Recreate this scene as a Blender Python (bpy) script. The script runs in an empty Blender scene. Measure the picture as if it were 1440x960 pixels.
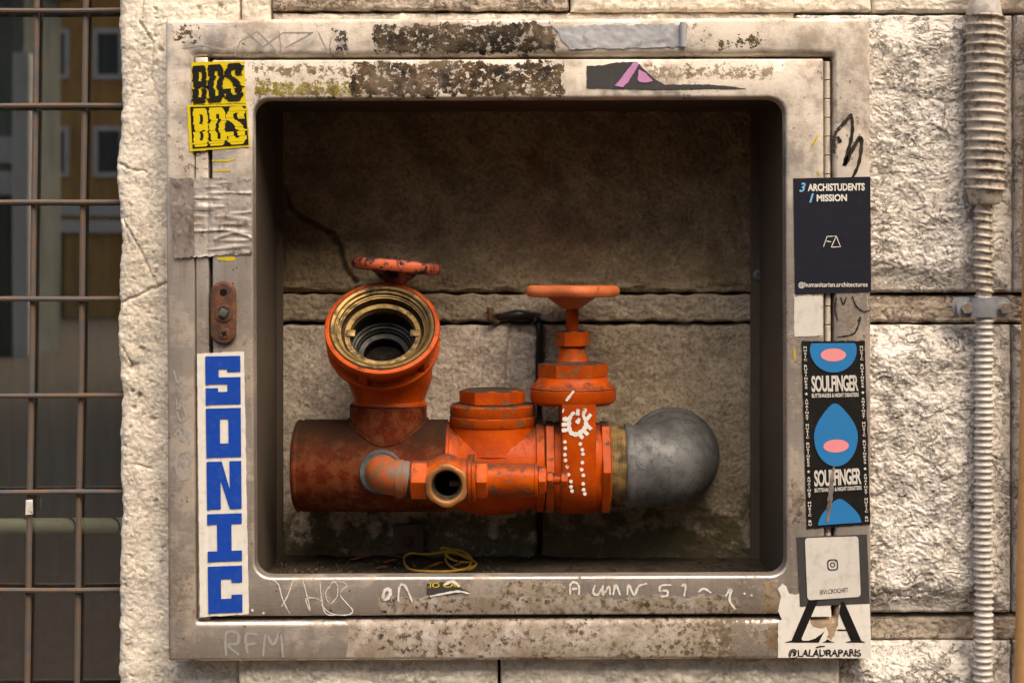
import bpy, bmesh, math, random
import numpy as np
from mathutils import Vector, Matrix

# ------------------------------------------------------------------ scale, camera, light
S = 0.00075          # metres per photo pixel on the plane of the cabinet's front
D = 2000.0           # camera distance in the same pixels (50 mm lens)
CZ = 1.35            # height of photo row 480 on that plane
HY = 385.0           # photo row of the horizon (the lens sits a little above the picture's middle, view shifted down)
ZC = CZ + (480 - HY) * S
R = math.radians
scene = bpy.context.scene
col = scene.collection
random.seed(7)

cam_d = bpy.data.cameras.new('camera')
cam = bpy.data.objects.new('camera', cam_d)
col.objects.link(cam)
cam.location = (0, -D * S, ZC)
cam.rotation_euler = (R(90), 0, 0)
cam_d.sensor_width = 36
cam_d.lens = 36 * D / 1440
cam_d.shift_y = (HY - 480) / 1440
cam_d.clip_start = 0.05
cam_d.clip_end = 2000
cam_d.dof.use_dof = True
cam_d.dof.focus_distance = D * S + 0.04
cam_d.dof.aperture_fstop = 9.0
scene.camera = cam

SUN_EL, SUN_AZ = 54.0, 150.0      # azimuth clockwise from +Y
world = bpy.data.worlds.new('World')
scene.world = world
world.use_nodes = True
wt = world.node_tree
wt.nodes.clear()
sky = wt.nodes.new('ShaderNodeTexSky')
sky.sky_type = 'NISHITA'
sky.sun_disc = False
sky.sun_elevation = R(SUN_EL)
sky.sun_rotation = R(SUN_AZ)
sky.air_density = 1.0
sky.dust_density = 6.0
sky.ozone_density = 0.6
bg = wt.nodes.new('ShaderNodeBackground')
bg.inputs['Strength'].default_value = 0.15
wo = wt.nodes.new('ShaderNodeOutputWorld')
wt.links.new(sky.outputs[0], bg.inputs[0])
wt.links.new(bg.outputs[0], wo.inputs[0])

sun_d = bpy.data.lights.new('sun', 'SUN')
sun_d.energy = 1.3
sun_d.angle = R(60)
sun_d.color = (1.0, 0.89, 0.76)
sun = bpy.data.objects.new('sun', sun_d)
col.objects.link(sun)
_dir = Vector((math.sin(R(SUN_AZ)) * math.cos(R(SUN_EL)), math.cos(R(SUN_AZ)) * math.cos(R(SUN_EL)), math.sin(R(SUN_EL))))
sun.rotation_euler = _dir.to_track_quat('Z', 'Y').to_euler()
sun.location = _dir * 30

scene.view_settings.view_transform = 'Standard'
scene.view_settings.look = 'None'
scene.view_settings.exposure = 1.06
scene.view_settings.gamma = 1.0
scene.view_settings.use_white_balance = True
scene.view_settings.white_balance_temperature = 6850
scene.view_settings.white_balance_tint = 9
scene.render.engine = 'CYCLES'
scene.cycles.max_bounces = 6
scene.cycles.use_denoising = True

# ------------------------------------------------------------------ coordinates
def K(d):
    return S * (D + d) / D

def W(px, py, d=0.0):
    k = K(d)
    return Vector(((px - 720) * k, d * S, ZC + (HY - py) * k))

def Wn(px, py, d):
    px, py, d = np.broadcast_arrays(np.asarray(px, float), np.asarray(py, float), np.asarray(d, float))
    k = S * (D + d) / D
    return np.stack([(px - 720) * k, d * S, ZC + (HY - py) * k], -1)

def tilt(px, py):
    "the cabinet hangs a fraction of a degree off square"
    a = (px - 232) / 993.0
    b = (py - 27) / 903.0
    return px + b * (4 - 2 * a), py - a * (2 + 2 * b)

# ------------------------------------------------------------------ numpy noise
_rng = np.random.RandomState(3)
_PERM = _rng.permutation(256)
_ANG = _rng.rand(256) * 2 * np.pi

def perlin(x, y, seed=0):
    x = np.asarray(x, float) + seed * 17.31
    y = np.asarray(y, float) + seed * 9.77
    xi = np.floor(x).astype(int)
    yi = np.floor(y).astype(int)
    xf, yf = x - xi, y - yi
    u = xf * xf * xf * (xf * (xf * 6 - 15) + 10)
    v = yf * yf * yf * (yf * (yf * 6 - 15) + 10)
    def g(ix, iy, dx, dy):
        h = _PERM[(_PERM[ix & 255] + iy) & 255]
        a = _ANG[h]
        return np.cos(a) * dx + np.sin(a) * dy
    n00 = g(xi, yi, xf, yf)
    n10 = g(xi + 1, yi, xf - 1, yf)
    n01 = g(xi, yi + 1, xf, yf - 1)
    n11 = g(xi + 1, yi + 1, xf - 1, yf - 1)
    return 1.4 * ((n00 * (1 - u) + n10 * u) * (1 - v) + (n01 * (1 - u) + n11 * u) * v)

def fbm(x, y, o=4, seed=0, gain=0.5):
    r, a, f = 0, 1.0, 1.0
    for i in range(o):
        r = r + a * perlin(x * f, y * f, seed + i * 3)
        a *= gain
        f *= 2.03
    return r

def billow(x, y, o=3, seed=0):
    r, a, f = 0, 1.0, 1.0
    for i in range(o):
        r = r + a * (np.abs(perlin(x * f, y * f, seed + i * 5)) * 2 - 0.55)
        a *= 0.5
        f *= 2.1
    return r

def sstep(x, a, b):
    t = np.clip((x - a) / (b - a), 0, 1)
    return t * t * (3 - 2 * t)

def polydist(x, y, pts):
    best = np.full(np.shape(x), 1e9)
    for (ax, ay), (bx, by) in zip(pts[:-1], pts[1:]):
        dx, dy = bx - ax, by - ay
        t = np.clip(((x - ax) * dx + (y - ay) * dy) / (dx * dx + dy * dy), 0, 1)
        best = np.minimum(best, np.hypot(x - ax - t * dx, y - ay - t * dy))
    return best

# ------------------------------------------------------------------ objects
WL = {}

def tag(o, label=None, cat=None, group=None, kind=None):
    if label: o['label'] = label
    if cat: o['category'] = cat
    if group: o['group'] = group
    if kind: o['kind'] = kind
    return o

def thing(name, loc, label, cat, group=None):
    o = bpy.data.objects.new(name, None)
    o.empty_display_size = 0.05
    col.objects.link(o)
    o.location = loc
    WL[o.name] = Vector(loc)
    return tag(o, label, cat, group)

def mesh_obj(name, verts, faces, mat, parent=None, base=None, smooth=35, uv=True):
    v = np.asarray([tuple(p) for p in verts] if not isinstance(verts, np.ndarray) else verts, float).reshape(-1, 3)
    if parent is not None:
        loc = WL[parent.name]
    else:
        loc = Vector(base) if base is not None else Vector(((v[:, 0].min() + v[:, 0].max()) / 2, (v[:, 1].min() + v[:, 1].max()) / 2, v[:, 2].min()))
    me = bpy.data.meshes.new(name)
    me.from_pydata((v - np.array(loc)).tolist(), [], [list(map(int, f)) for f in faces])
    me.update()
    if uv:
        uvl = me.uv_layers.new(name='px')
        li = np.empty(len(me.loops), dtype=np.int32)
        me.loops.foreach_get('vertex_index', li)
        uvv = np.stack([(v[:, 0] / S + 720) / 1000, (480 - (v[:, 2] - CZ) / S) / 1000], -1)
        uvl.data.foreach_set('uv', uvv[li].astype(np.float32).ravel())
    if smooth:
        me.shade_smooth()
        me.set_sharp_from_angle(angle=R(smooth))
    me.materials.append(mat)
    o = bpy.data.objects.new(name, me)
    col.objects.link(o)
    if parent is not None:
        o.parent = parent
    else:
        o.location = loc
    WL[o.name] = loc
    return o

class MB:
    "collects verts and faces, links them as one mesh"
    def __init__(s):
        s.v = []
        s.f = []
    def add(s, v, f):
        n = len(s.v)
        s.v += [tuple(p) for p in v]
        s.f += [tuple(i + n for i in q) for q in f]
    def build(s, name, mat, parent=None, **k):
        return mesh_obj(name, s.v, s.f, mat, parent, **k)

def grid_faces(nu, nv, cu=False, cv=False):
    f = []
    for i in range(nu if cu else nu - 1):
        for j in range(nv if cv else nv - 1):
            a = i * nv + j
            b = ((i + 1) % nu) * nv + j
            c = ((i + 1) % nu) * nv + (j + 1) % nv
            d = i * nv + (j + 1) % nv
            f.append((a, b, c, d))
    return f

def box_vf(c, half, rot=None):
    v = []
    for x in (-1, 1):
        for y in (-1, 1):
            for z in (-1, 1):
                p = Vector((x * half[0], y * half[1], z * half[2]))
                if rot: p = rot @ p
                v.append(Vector(c) + p)
    f = [(0, 1, 3, 2), (4, 6, 7, 5), (0, 4, 5, 1), (2, 3, 7, 6), (0, 2, 6, 4), (1, 5, 7, 3)]
    return v, f

def pxbox(x0, x1, y0, y1, d0, d1):
    "a box whose front face fills the given photo rectangle at depth d0"
    a = W(x0, y1, d0)
    b = W(x1, y0, d0)
    v = []
    for X in (a.x, b.x):
        for Y in (d0 * S, d1 * S):
            for Z in (a.z, b.z):
                v.append(Vector((X, Y, Z)))
    return v, [(0, 1, 3, 2), (4, 6, 7, 5), (0, 4, 5, 1), (2, 3, 7, 6), (0, 2, 6, 4), (1, 5, 7, 3)]

def bevelled(v, f, w, seg=2):
    bm = bmesh.new()
    vs = [bm.verts.new(p) for p in v]
    for q in f: bm.faces.new([vs[i] for i in q])
    bmesh.ops.recalc_face_normals(bm, faces=bm.faces)
    bmesh.ops.bevel(bm, geom=list(bm.edges), offset=w, segments=seg, profile=0.5, affect='EDGES')
    bm.verts.index_update()
    V = [p.co.copy() for p in bm.verts]
    F = [[q.index for q in fc.verts] for fc in bm.faces]
    bm.free()
    return V, F

def frame_axes(axis):
    a = Vector(axis).normalized()
    up = Vector((0, 0, 1)) if abs(a.z) < 0.9 else Vector((0, -1, 0))
    u = up.cross(a).normalized()
    w = a.cross(u)
    return a, u, w

def lathe_vf(prof, o, axis, k, seg=48, rmod=None, phase=0.0):
    "prof: (t, r) in pixels along and off the axis, times k"
    a, u, w = frame_axes(axis)
    v = []
    n = len(prof)
    for i in range(seg):
        th = 2 * math.pi * i / seg + phase
        e = u * math.cos(th) + w * math.sin(th)
        for j, (t, r) in enumerate(prof):
            m = rmod(th, t, r) if rmod else 1.0
            v.append(o + a * (t * k) + e * (r * m * k))
    return v, grid_faces(seg, n, cu=True)

def lathe(name, prof, o, axis, k, mat, parent, seg=48, rmod=None, phase=0.0, smooth=35):
    v, f = lathe_vf(prof, o, axis, k, seg, rmod, phase)
    return mesh_obj(name, v, f, mat, parent, smooth=smooth)

def hexmod(th, t, r):
    "round bar turned into a hexagon with the corners lightly broken"
    x = (th % (math.pi / 3)) - math.pi / 6
    return min(1.0, 0.885 / math.cos(x))

def hexnut(name, t0, t1, r, o, axis, k, mat, parent, bore=0.5, ch=2.2, phase=0.0):
    prof = [(t0, 0.0), (t0, r * 0.84), (t0 + ch, r), (t1 - ch, r), (t1, r * 0.84), (t1, 0.0)]
    def hm(th, t, rr):
        return hexmod(th, t, rr) if rr > r * 0.9 else 1.0
    return lathe(name, prof, o, axis, k, mat, parent, seg=48, rmod=hm, phase=0, smooth=24)

def tube_vf(pts, rad, seg=10, closed=False):
    P = [Vector(p) for p in pts]
    n = len(P)
    rr = rad if hasattr(rad, '__len__') else [rad] * n
    T = []
    for i in range(n):
        if closed:
            T.append((P[(i + 1) % n] - P[i - 1]).normalized())
        else:
            T.append((P[min(i + 1, n - 1)] - P[max(i - 1, 0)]).normalized())
    a, u, w = frame_axes(T[0])
    v = []
    for i in range(n):
        if i:
            u = (u - T[i] * u.dot(T[i])).normalized()
        w = T[i].cross(u)
        for j in range(seg):
            th = 2 * math.pi * j / seg
            v.append(P[i] + (u * math.cos(th) + w * math.sin(th)) * rr[i])
    f = grid_faces(n, seg, cu=closed, cv=True)
    if not closed:
        f.append(tuple(range(seg)))
        f.append(tuple((n - 1) * seg + j for j in reversed(range(seg))))
    return v, f

def tube(name, pts, rad, mat, parent=None, seg=10, closed=False, **k):
    v, f = tube_vf(pts, rad, seg, closed)
    return mesh_obj(name, v, f, mat, parent, **k)

def catmull(pts, n=8, closed=False):
    P = [np.array(p, float) for p in pts]
    m = len(P)
    out = []
    for i in range(m if closed else m - 1):
        p0 = P[(i - 1) % m] if closed or i > 0 else P[0]
        p1, p2 = P[i], P[(i + 1) % m]
        p3 = P[(i + 2) % m] if closed or i + 2 < m else P[-1]
        for j in range(n):
            t = j / n
            out.append(0.5 * ((2 * p1) + (p2 - p0) * t + (2 * p0 - 5 * p1 + 4 * p2 - p3) * t * t + (3 * p1 - p0 - 3 * p2 + p3) * t ** 3))
    if not closed: out.append(P[-1])
    return out

def rr_ring(l, r, t, b, rad, d, n=6, tl=True):
    "rounded rectangle in photo pixels at depth d"
    out = []
    rad = max(rad, 0.01)
    for cx, cy, a0 in ((r - rad, t + rad, -90), (r - rad, b - rad, 0), (l + rad, b - rad, 90), (l + rad, t + rad, 180)):
        for i in range(n):
            a = R(a0 + 90 * i / (n - 1))
            x, y = cx + rad * math.cos(a), cy + rad * math.sin(a)
            if tl: x, y = tilt(x, y)
            k = S
            out.append(Vector(((x - 720) * S, d * S, CZ + (480 - y) * S)))
    return out

def loft(rings, close=False, cap0=False, cap1=False):
    n = len(rings[0])
    v = [p for r in rings for p in r]
    f = grid_faces(len(rings), n, cu=close, cv=True)
    if cap0: f.append(tuple(range(n)))
    if cap1: f.append(tuple((len(rings) - 1) * n + i for i in range(n)))
    return v, f

# ------------------------------------------------------------------ node materials
class MT:
    def __init__(s, name, rough=0.6, metal=0.0, spec=0.5):
        s.m = bpy.data.materials.new(name)
        s.m.use_nodes = True
        s.t = s.m.node_tree
        s.t.nodes.clear()
        s.out = s.t.nodes.new('ShaderNodeOutputMaterial')
        s.b = s.t.nodes.new('ShaderNodeBsdfPrincipled')
        s.t.links.new(s.b.outputs[0], s.out.inputs[0])
        s.b.inputs['Roughness'].default_value = rough
        s.b.inputs['Metallic'].default_value = metal
        s.b.inputs['Specular IOR Level'].default_value = spec
        s._o = s._g = s._u = None
    def set(s, sock, v):
        if isinstance(v, bpy.types.NodeSocket):
            s.t.links.new(v, sock)
        elif hasattr(v, '__len__') and len(v) == 3 and sock.type == 'RGBA':
            sock.default_value = (*v, 1)
        else:
            sock.default_value = v
    def p(s, name, v):
        s.set(s.b.inputs[name], v)
        return s
    def obj(s):
        if not s._o: s._o = s.t.nodes.new('ShaderNodeTexCoord')
        return s._o.outputs['Object']
    def uvpx(s):
        if not s._u:
            s._u = s.t.nodes.new('ShaderNodeUVMap')
            s._u.uv_map = 'px'
        return s._u.outputs[0]
    def normal(s):
        if not s._g: s._g = s.t.nodes.new('ShaderNodeNewGeometry')
        return s._g.outputs['Normal']
    def rnd(s):
        return s.t.nodes.new('ShaderNodeObjectInfo').outputs['Random']
    def sep(s, v):
        n = s.t.nodes.new('ShaderNodeSeparateXYZ')
        s.set(n.inputs[0], v)
        return n.outputs
    def scale(s, v, xyz, off=(0, 0, 0)):
        n = s.t.nodes.new('ShaderNodeMapping')
        s.set(n.inputs['Vector'], v)
        n.inputs['Scale'].default_value = xyz
        n.inputs['Location'].default_value = off
        return n.outputs[0]
    def math(s, op, a, b=0.0, clamp=False):
        n = s.t.nodes.new('ShaderNodeMath')
        n.operation = op
        n.use_clamp = clamp
        s.set(n.inputs[0], a)
        s.set(n.inputs[1], b)
        return n.outputs[0]
    def noise(s, scale, detail=4, rough=0.55, vec=None, dist=0.0):
        n = s.t.nodes.new('ShaderNodeTexNoise')
        s.set(n.inputs['Vector'], vec if vec is not None else s.obj())
        n.inputs['Scale'].default_value = scale
        n.inputs['Detail'].default_value = detail
        n.inputs['Roughness'].default_value = rough
        n.inputs['Distortion'].default_value = dist
        return n.outputs['Fac']
    def voro(s, scale, vec=None, feat='F1'):
        n = s.t.nodes.new('ShaderNodeTexVoronoi')
        n.feature = feat
        s.set(n.inputs['Vector'], vec if vec is not None else s.obj())
        n.inputs['Scale'].default_value = scale
        return n.outputs['Distance']
    def sm(s, x, lo, hi, a=0.0, b=1.0):
        n = s.t.nodes.new('ShaderNodeMapRange')
        n.interpolation_type = 'SMOOTHSTEP'
        s.set(n.inputs['Value'], x)
        n.inputs['From Min'].default_value = lo
        n.inputs['From Max'].default_value = hi
        n.inputs['To Min'].default_value = a
        n.inputs['To Max'].default_value = b
        return n.outputs[0]
    def mix(s, fac, a, b, mode='MIX'):
        n = s.t.nodes.new('ShaderNodeMix')
        n.data_type = 'RGBA'
        n.blend_type = mode
        s.set(n.inputs[0], fac)
        s.set(n.inputs[6], a)
        s.set(n.inputs[7], b)
        return n.outputs[2]
    def bump(s, h, strength=0.5, dist=0.002):
        n = s.t.nodes.new('ShaderNodeBump')
        n.inputs['Strength'].default_value = strength
        n.inputs['Distance'].default_value = dist
        s.set(n.inputs['Height'], h)
        s.t.links.new(n.outputs[0], s.b.inputs['Normal'])
    def patch(s, u, v, x0, x1, y0, y1, nz, edge, thr, soft=0.05, flaky=False):
        dx = s.math('MINIMUM', s.math('SUBTRACT', u, x0 / 1000), s.math('SUBTRACT', x1 / 1000, u))
        dy = s.math('MINIMUM', s.math('SUBTRACT', v, y0 / 1000), s.math('SUBTRACT', y1 / 1000, v))
        e = s.math('MULTIPLY', s.math('MINIMUM', dx, dy), 1000.0 / edge)
        e = s.math('MINIMUM', s.math('MAXIMUM', e, -1.0), 1.0)
        nz = s.math('ADD', s.math('MULTIPLY', s.math('SUBTRACT', nz, 0.5), 2.1), 0.5)
        val = s.math('ADD', nz, s.math('MULTIPLY', s.math('SUBTRACT', e, 1.0), 0.5))
        m = s.sm(val, thr, thr + soft)
        return s.math('MULTIPLY', m, s.flake) if flaky else m

def plain(name, c, rough=0.55, metal=0.0, dirt=0.25, dirtc=(0.10, 0.075, 0.05), sc=90, spec=0.25, bump=0.0):
    t = MT(name, rough, metal, spec)
    n = t.noise(sc, 5, 0.65)
    f = t.sm(n, 0.48, 0.75, 0.0, dirt)
    n2 = t.noise(sc * 0.25, 3)
    c2 = t.mix(t.sm(n2, 0.35, 0.7, 0, 0.22), c, tuple(x * 0.72 for x in c))
    t.p('Base Color', t.mix(f, c2, dirtc))
    if bump: t.bump(n, bump, 0.001)
    return t.m
# ------------------------------------------------------------------ materials
def stone_mat(name, c1, c2, c3, speck=0.5, moss=0.0, fine=1.0, grime=0.0, veins=0.75, mott=0.75, grain=0.3):
    t = MT(name, 0.88, 0, 0.25)
    o = t.obj()
    a = t.noise(9, 4, 0.6)
    b = t.noise(48, 5, 0.7)
    c = t.noise(260, 3, 0.6)
    base = t.mix(t.sm(a, 0.36, 0.66), c1, c2)
    base = t.mix(t.sm(b, 0.50, 0.72, 0, mott), base, c3)
    vp = t.voro(420)
    pits = t.sm(t.math('ADD', vp, t.math('MULTIPLY', b, 0.5)), 0.28, 0.48, 1.0, 0.0)
    base = t.mix(t.math('MULTIPLY', pits, speck), base, tuple(x * 0.28 for x in c3))
    # dirt caught in hair cracks and pores
    va = t.noise(46, 6, 0.72, vec=t.scale(o, (1, 1, 1.5), (2, 5, 1)), dist=0.6)
    vein = t.sm(t.math('ABSOLUTE', t.math('SUBTRACT', va, 0.5)), 0.0, 0.035, 1.0, 0.0)
    vein = t.math('MULTIPLY', vein, t.sm(t.noise(30, 3, 0.6, vec=t.scale(o, (1, 1, 1), (7, 7, 3))), 0.42, 0.58))
    base = t.mix(t.math('MULTIPLY', vein, veins), base, tuple(x * 0.22 for x in c3))
    pore = t.sm(t.noise(330, 3, 0.65), 0.60, 0.68)
    base = t.mix(t.math('MULTIPLY', pore, veins * 0.8), base, tuple(x * 0.25 for x in c3))
    base = t.mix(t.sm(c, 0.3, 0.7, 0.0, 0.35), base, tuple(min(1, x * 1.25) for x in c1))
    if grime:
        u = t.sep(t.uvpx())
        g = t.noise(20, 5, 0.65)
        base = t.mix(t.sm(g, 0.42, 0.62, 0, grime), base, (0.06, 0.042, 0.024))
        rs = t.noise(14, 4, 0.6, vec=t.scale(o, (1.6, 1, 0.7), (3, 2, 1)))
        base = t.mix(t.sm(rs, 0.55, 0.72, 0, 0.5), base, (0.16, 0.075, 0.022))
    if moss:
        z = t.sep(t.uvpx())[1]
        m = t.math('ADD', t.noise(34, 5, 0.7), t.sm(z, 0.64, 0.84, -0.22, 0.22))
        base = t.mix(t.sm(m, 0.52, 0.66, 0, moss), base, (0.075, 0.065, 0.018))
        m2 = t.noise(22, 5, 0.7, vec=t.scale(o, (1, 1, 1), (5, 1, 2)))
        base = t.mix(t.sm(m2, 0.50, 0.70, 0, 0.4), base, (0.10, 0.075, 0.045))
    gr = t.noise(230, 4, 0.75, vec=t.scale(o, (1, 1, 1), (6, 2, 9)))
    base = t.mix(t.sm(gr, 0.46, 0.64, 0.0, 0.5 * grain), base, tuple(x * 0.55 for x in c3))
    base = t.mix(t.sm(t.noise(70, 4, 0.7, vec=t.scale(o, (1, 1, 1), (1, 7, 3))), 0.48, 0.66, 0.0, 0.3 * grain), base, c3)
    t.p('Base Color', base)
    h = t.math('ADD', t.math('MULTIPLY', b, 0.5), t.math('ADD', t.math('MULTIPLY', c, 0.45), t.math('ADD', t.math('MULTIPLY', pits, -0.5), t.math('ADD', t.math('MULTIPLY', vein, -0.7), t.math('MULTIPLY', pore, -0.5)))))
    h = t.math('ADD', h, t.math('MULTIPLY', t.noise(620, 3, 0.7), 0.3))
    t.bump(h, 0.9 * fine, 0.003)
    return t.m

M = {}
M['stone_rough'] = stone_mat('rough_stone', (0.72, 0.665, 0.595), (0.60, 0.54, 0.47), (0.40, 0.335, 0.275), 0.7, veins=0.85)
M['stone_smooth'] = stone_mat('dressed_stone', (0.77, 0.695, 0.58), (0.66, 0.575, 0.46), (0.48, 0.385, 0.28), 0.8, fine=0.7, veins=0.3)
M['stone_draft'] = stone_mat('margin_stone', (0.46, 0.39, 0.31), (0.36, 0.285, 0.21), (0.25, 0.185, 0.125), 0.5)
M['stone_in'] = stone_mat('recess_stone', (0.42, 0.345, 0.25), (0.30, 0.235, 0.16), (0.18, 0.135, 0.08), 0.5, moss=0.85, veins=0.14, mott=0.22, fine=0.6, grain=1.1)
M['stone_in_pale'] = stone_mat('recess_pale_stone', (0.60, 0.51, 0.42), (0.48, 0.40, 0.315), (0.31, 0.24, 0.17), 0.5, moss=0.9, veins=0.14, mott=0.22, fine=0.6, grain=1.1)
M['stone_shade_grime'] = stone_mat('shaded_grimy_stone', (0.33, 0.25, 0.15), (0.235, 0.172, 0.096), (0.155, 0.106, 0.052), 0.4, grime=0.42, veins=0.10, mott=0.22, fine=0.6, grain=1.1)  # recess shade put into the base colour, together with real grime
M['mortar'] = stone_mat('mortar', (0.16, 0.12, 0.085), (0.11, 0.085, 0.06), (0.07, 0.05, 0.035), 0.4)

def steel_mat():
    t = MT('worn_stainless_steel', 0.4, 0.72, 0.5)
    o = t.obj()
    uv = t.sep(t.uvpx())
    u, v = uv[0], uv[1]
    brush = t.noise(1.0, 3, 0.7, vec=t.scale(o, (14, 14, 900)))
    big = t.noise(7, 4, 0.6)
    mid = t.noise(42, 5, 0.7)
    fine = t.noise(170, 4, 0.7)
    drip = t.noise(1.0, 4, 0.6, vec=t.scale(o, (95, 95, 7)))
    c = t.mix(t.sm(big, 0.34, 0.66), (0.60, 0.53, 0.46), (0.46, 0.39, 0.33))
    c = t.mix(t.sm(brush, 0.3, 0.7, 0, 0.25), c, (0.72, 0.66, 0.59))
    c = t.mix(t.sm(drip, 0.5, 0.72, 0, 0.38), c, (0.33, 0.26, 0.19))
    c = t.mix(t.sm(mid, 0.56, 0.74, 0, 0.35), c, (0.28, 0.22, 0.16))
    # smears of dried paste on the upper half
    up = t.sm(v, 0.10, 0.40, 1.0, 0.0)
    paste = t.math('MULTIPLY', t.sm(t.noise(20, 6, 0.7), 0.28, 0.66), up)
    c = t.mix(t.math('MULTIPLY', paste, 0.75), c, (0.70, 0.62, 0.51))
    n1 = t.noise(70, 6, 0.72)
    n2 = t.noise(130, 5, 0.75, vec=t.scale(o, (1, 1, 1), (2, 4, 1)))
    tot = paste
    hmask = None
    t.flake = t.sm(t.noise(120, 5, 0.75, vec=t.scale(o, (1, 1, 1.2), (4, 4, 4))), 0.54, 0.60, 1.0, 0.12)
    spec = [  # x0 x1 y0 y1 noise edge thr colour a, colour b
        (522, 784, 31, 78, n1, 9, 0.22, (0.012, 0.010, 0.008), (0.040, 0.028, 0.014)),
        (994, 1094, 36, 78, n1, 24, 0.34, (0.07, 0.05, 0.025), (0.10, 0.085, 0.03)),
        (464, 496, 34, 78, n2, 10, 0.36, (0.05, 0.04, 0.035), (0.12, 0.10, 0.08)),
        (346, 496, 84, 116, n1, 14, 0.42, (0.14, 0.10, 0.05), (0.20, 0.15, 0.09)),
        (352, 532, 110, 140, n2, 8, 0.32, (0.20, 0.165, 0.025), (0.30, 0.24, 0.08)),
        (490, 798, 84, 138, n1, 8, 0.20, (0.016, 0.013, 0.010), (0.085, 0.052, 0.022)),
        (900, 1096, 84, 118, n2, 14, 0.36, (0.22, 0.165, 0.11), (0.30, 0.24, 0.17)),
        (236, 286, 28, 68, n2, 20, 0.30, (0.07, 0.045, 0.03), (0.20, 0.13, 0.08)),
        (530, 1040, 836, 870, n1, 8, 0.14, (0.50, 0.44, 0.37), (0.36, 0.29, 0.22)),
        (486, 1028, 869, 926, n1, 6, 0.05, (0.52, 0.46, 0.40), (0.36, 0.30, 0.235)),
        (704, 800, 812, 842, n2, 8, 0.32, (0.42, 0.36, 0.29), (0.32, 0.25, 0.18)),
        (1068, 1098, 812, 866, n1, 9, 0.22, (0.16, 0.11, 0.06), (0.28, 0.21, 0.14)),
        (1070, 1102, 874, 922, n2, 10, 0.28, (0.14, 0.09, 0.05), (0.24, 0.17, 0.11)),
        (1102, 1136, 668, 742, n2, 10, 0.34, (0.035, 0.03, 0.03), (0.46, 0.40, 0.33)),
        (1114, 1160, 412, 474, n1, 6, 0.26, (0.50, 0.45, 0.38), (0.40, 0.34, 0.26)),
        (1136, 1188, 846, 904, n2, 10, 0.30, (0.36, 0.25, 0.15), (0.22, 0.14, 0.08)),
        (1150, 1222, 752, 830, n2, 8, 0.45, (0.20, 0.13, 0.08), (0.30, 0.22, 0.15)),
    ]
    u = t.math('ADD', u, t.math('MULTIPLY', t.math('SUBTRACT', t.noise(26, 3, 0.6), 0.5), 0.022))
    v = t.math('ADD', v, t.math('MULTIPLY', t.math('SUBTRACT', t.noise(26, 3, 0.6, vec=t.scale(o, (1, 1, 1), (9, 2, 5))), 0.5), 0.016))
    for x0, x1, y0, y1, nz, ed, thr, ca, cb in spec:
        m = t.patch(u, v, x0, x1, y0, y1, nz, ed, thr, flaky=y0 < 200)
        mm = t.mix(t.sm(mid, 0.40, 0.60), ca, cb)
        if y0 > 800 and x0 < 720:    # paper left by torn bills, spotted with mould
            sp = t.math('MAXIMUM', t.sm(t.noise(150, 4, 0.75, vec=t.scale(o, (1, 1, 1), (7, 1, 3))), 0.50, 0.62), t.sm(t.math('ADD', t.voro(58), t.math('MULTIPLY', fine, 0.5)), 0.34, 0.48, 1.0, 0.0))
            cl_ = t.sm(t.noise(24, 4, 0.65, vec=t.scale(o, (1, 1, 1), (1, 8, 2))), 0.32, 0.54, 0.3, 1.0)
            mm = t.mix(t.sm(n2, 0.4, 0.6, 0, 0.5), mm, (0.25, 0.20, 0.165))
            mm = t.mix(t.math('MULTIPLY', t.math('MULTIPLY', sp, cl_), 0.97), mm, (0.030, 0.023, 0.018))
            mm = t.mix(t.sm(big, 0.4, 0.6, 0, 0.35), mm, (0.20, 0.145, 0.07))
        c = t.mix(m, c, mm)
        tot = t.math('MAXIMUM', tot, m)
    # dark specks and splashes
    gm = t.math('MULTIPLY', t.sm(t.noise(11, 6, 0.75, vec=t.scale(o, (1, 1, 1), (3, 1, 8))), 0.46, 0.66), 0.62)
    c = t.mix(gm, c, (0.21, 0.155, 0.105))
    fl = t.sm(t.math('ADD', n2, t.math('MULTIPLY', t.math('SUBTRACT', big, 0.5), 0.9)), 0.63, 0.67)
    c = t.mix(t.math('MULTIPLY', fl, 0.75), c, (0.10, 0.072, 0.045))
    tot = t.math('MAXIMUM', tot, t.math('MAXIMUM', fl, gm))
    # hairline scratches
    sc_ = t.noise(1.0, 2, 0.5, vec=t.scale(o, (60, 60, 300), (1, 1, 1)))
    c = t.mix(t.sm(t.math('ABSOLUTE', t.math('SUBTRACT', sc_, 0.5)), 0.0, 0.012, 0.35, 0.0), c, (0.16, 0.12, 0.09))
    spk = t.sm(t.math('ADD', t.voro(64), t.math('MULTIPLY', fine, 0.3)), 0.185, 0.225, 1.0, 0.0)
    c = t.mix(t.math('MULTIPLY', spk, 0.8), c, (0.055, 0.04, 0.03))
    t.p('Base Color', c)
    t.p('Metallic', t.sm(tot, 0.0, 1.0, 0.74, 0.0))
    r = t.math('ADD', t.sm(tot, 0, 1, 0.36, 0.82), t.math('MULTIPLY', t.math('SUBTRACT', mid, 0.5), 0.25))
    t.p('Roughness', r)
    t.p('Specular IOR Level', t.sm(tot, 0, 1, 0.5, 0.12))
    h = t.math('ADD', t.math('MULTIPLY', tot, 0.8), t.math('ADD', t.math('MULTIPLY', fine, 0.18), t.math('MULTIPLY', brush, 0.08)))
    t.bump(h, 0.35, 0.0012)
    return t.m
M['steel'] = steel_mat()
M['dark_steel'] = plain('dull_dark_steel', (0.095, 0.073, 0.054), 0.6, 0.2, 0.5, (0.06, 0.045, 0.03), 40)
M['groove'] = plain('dirty_groove', (0.06, 0.05, 0.04), 0.8, 0, 0.4)

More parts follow.
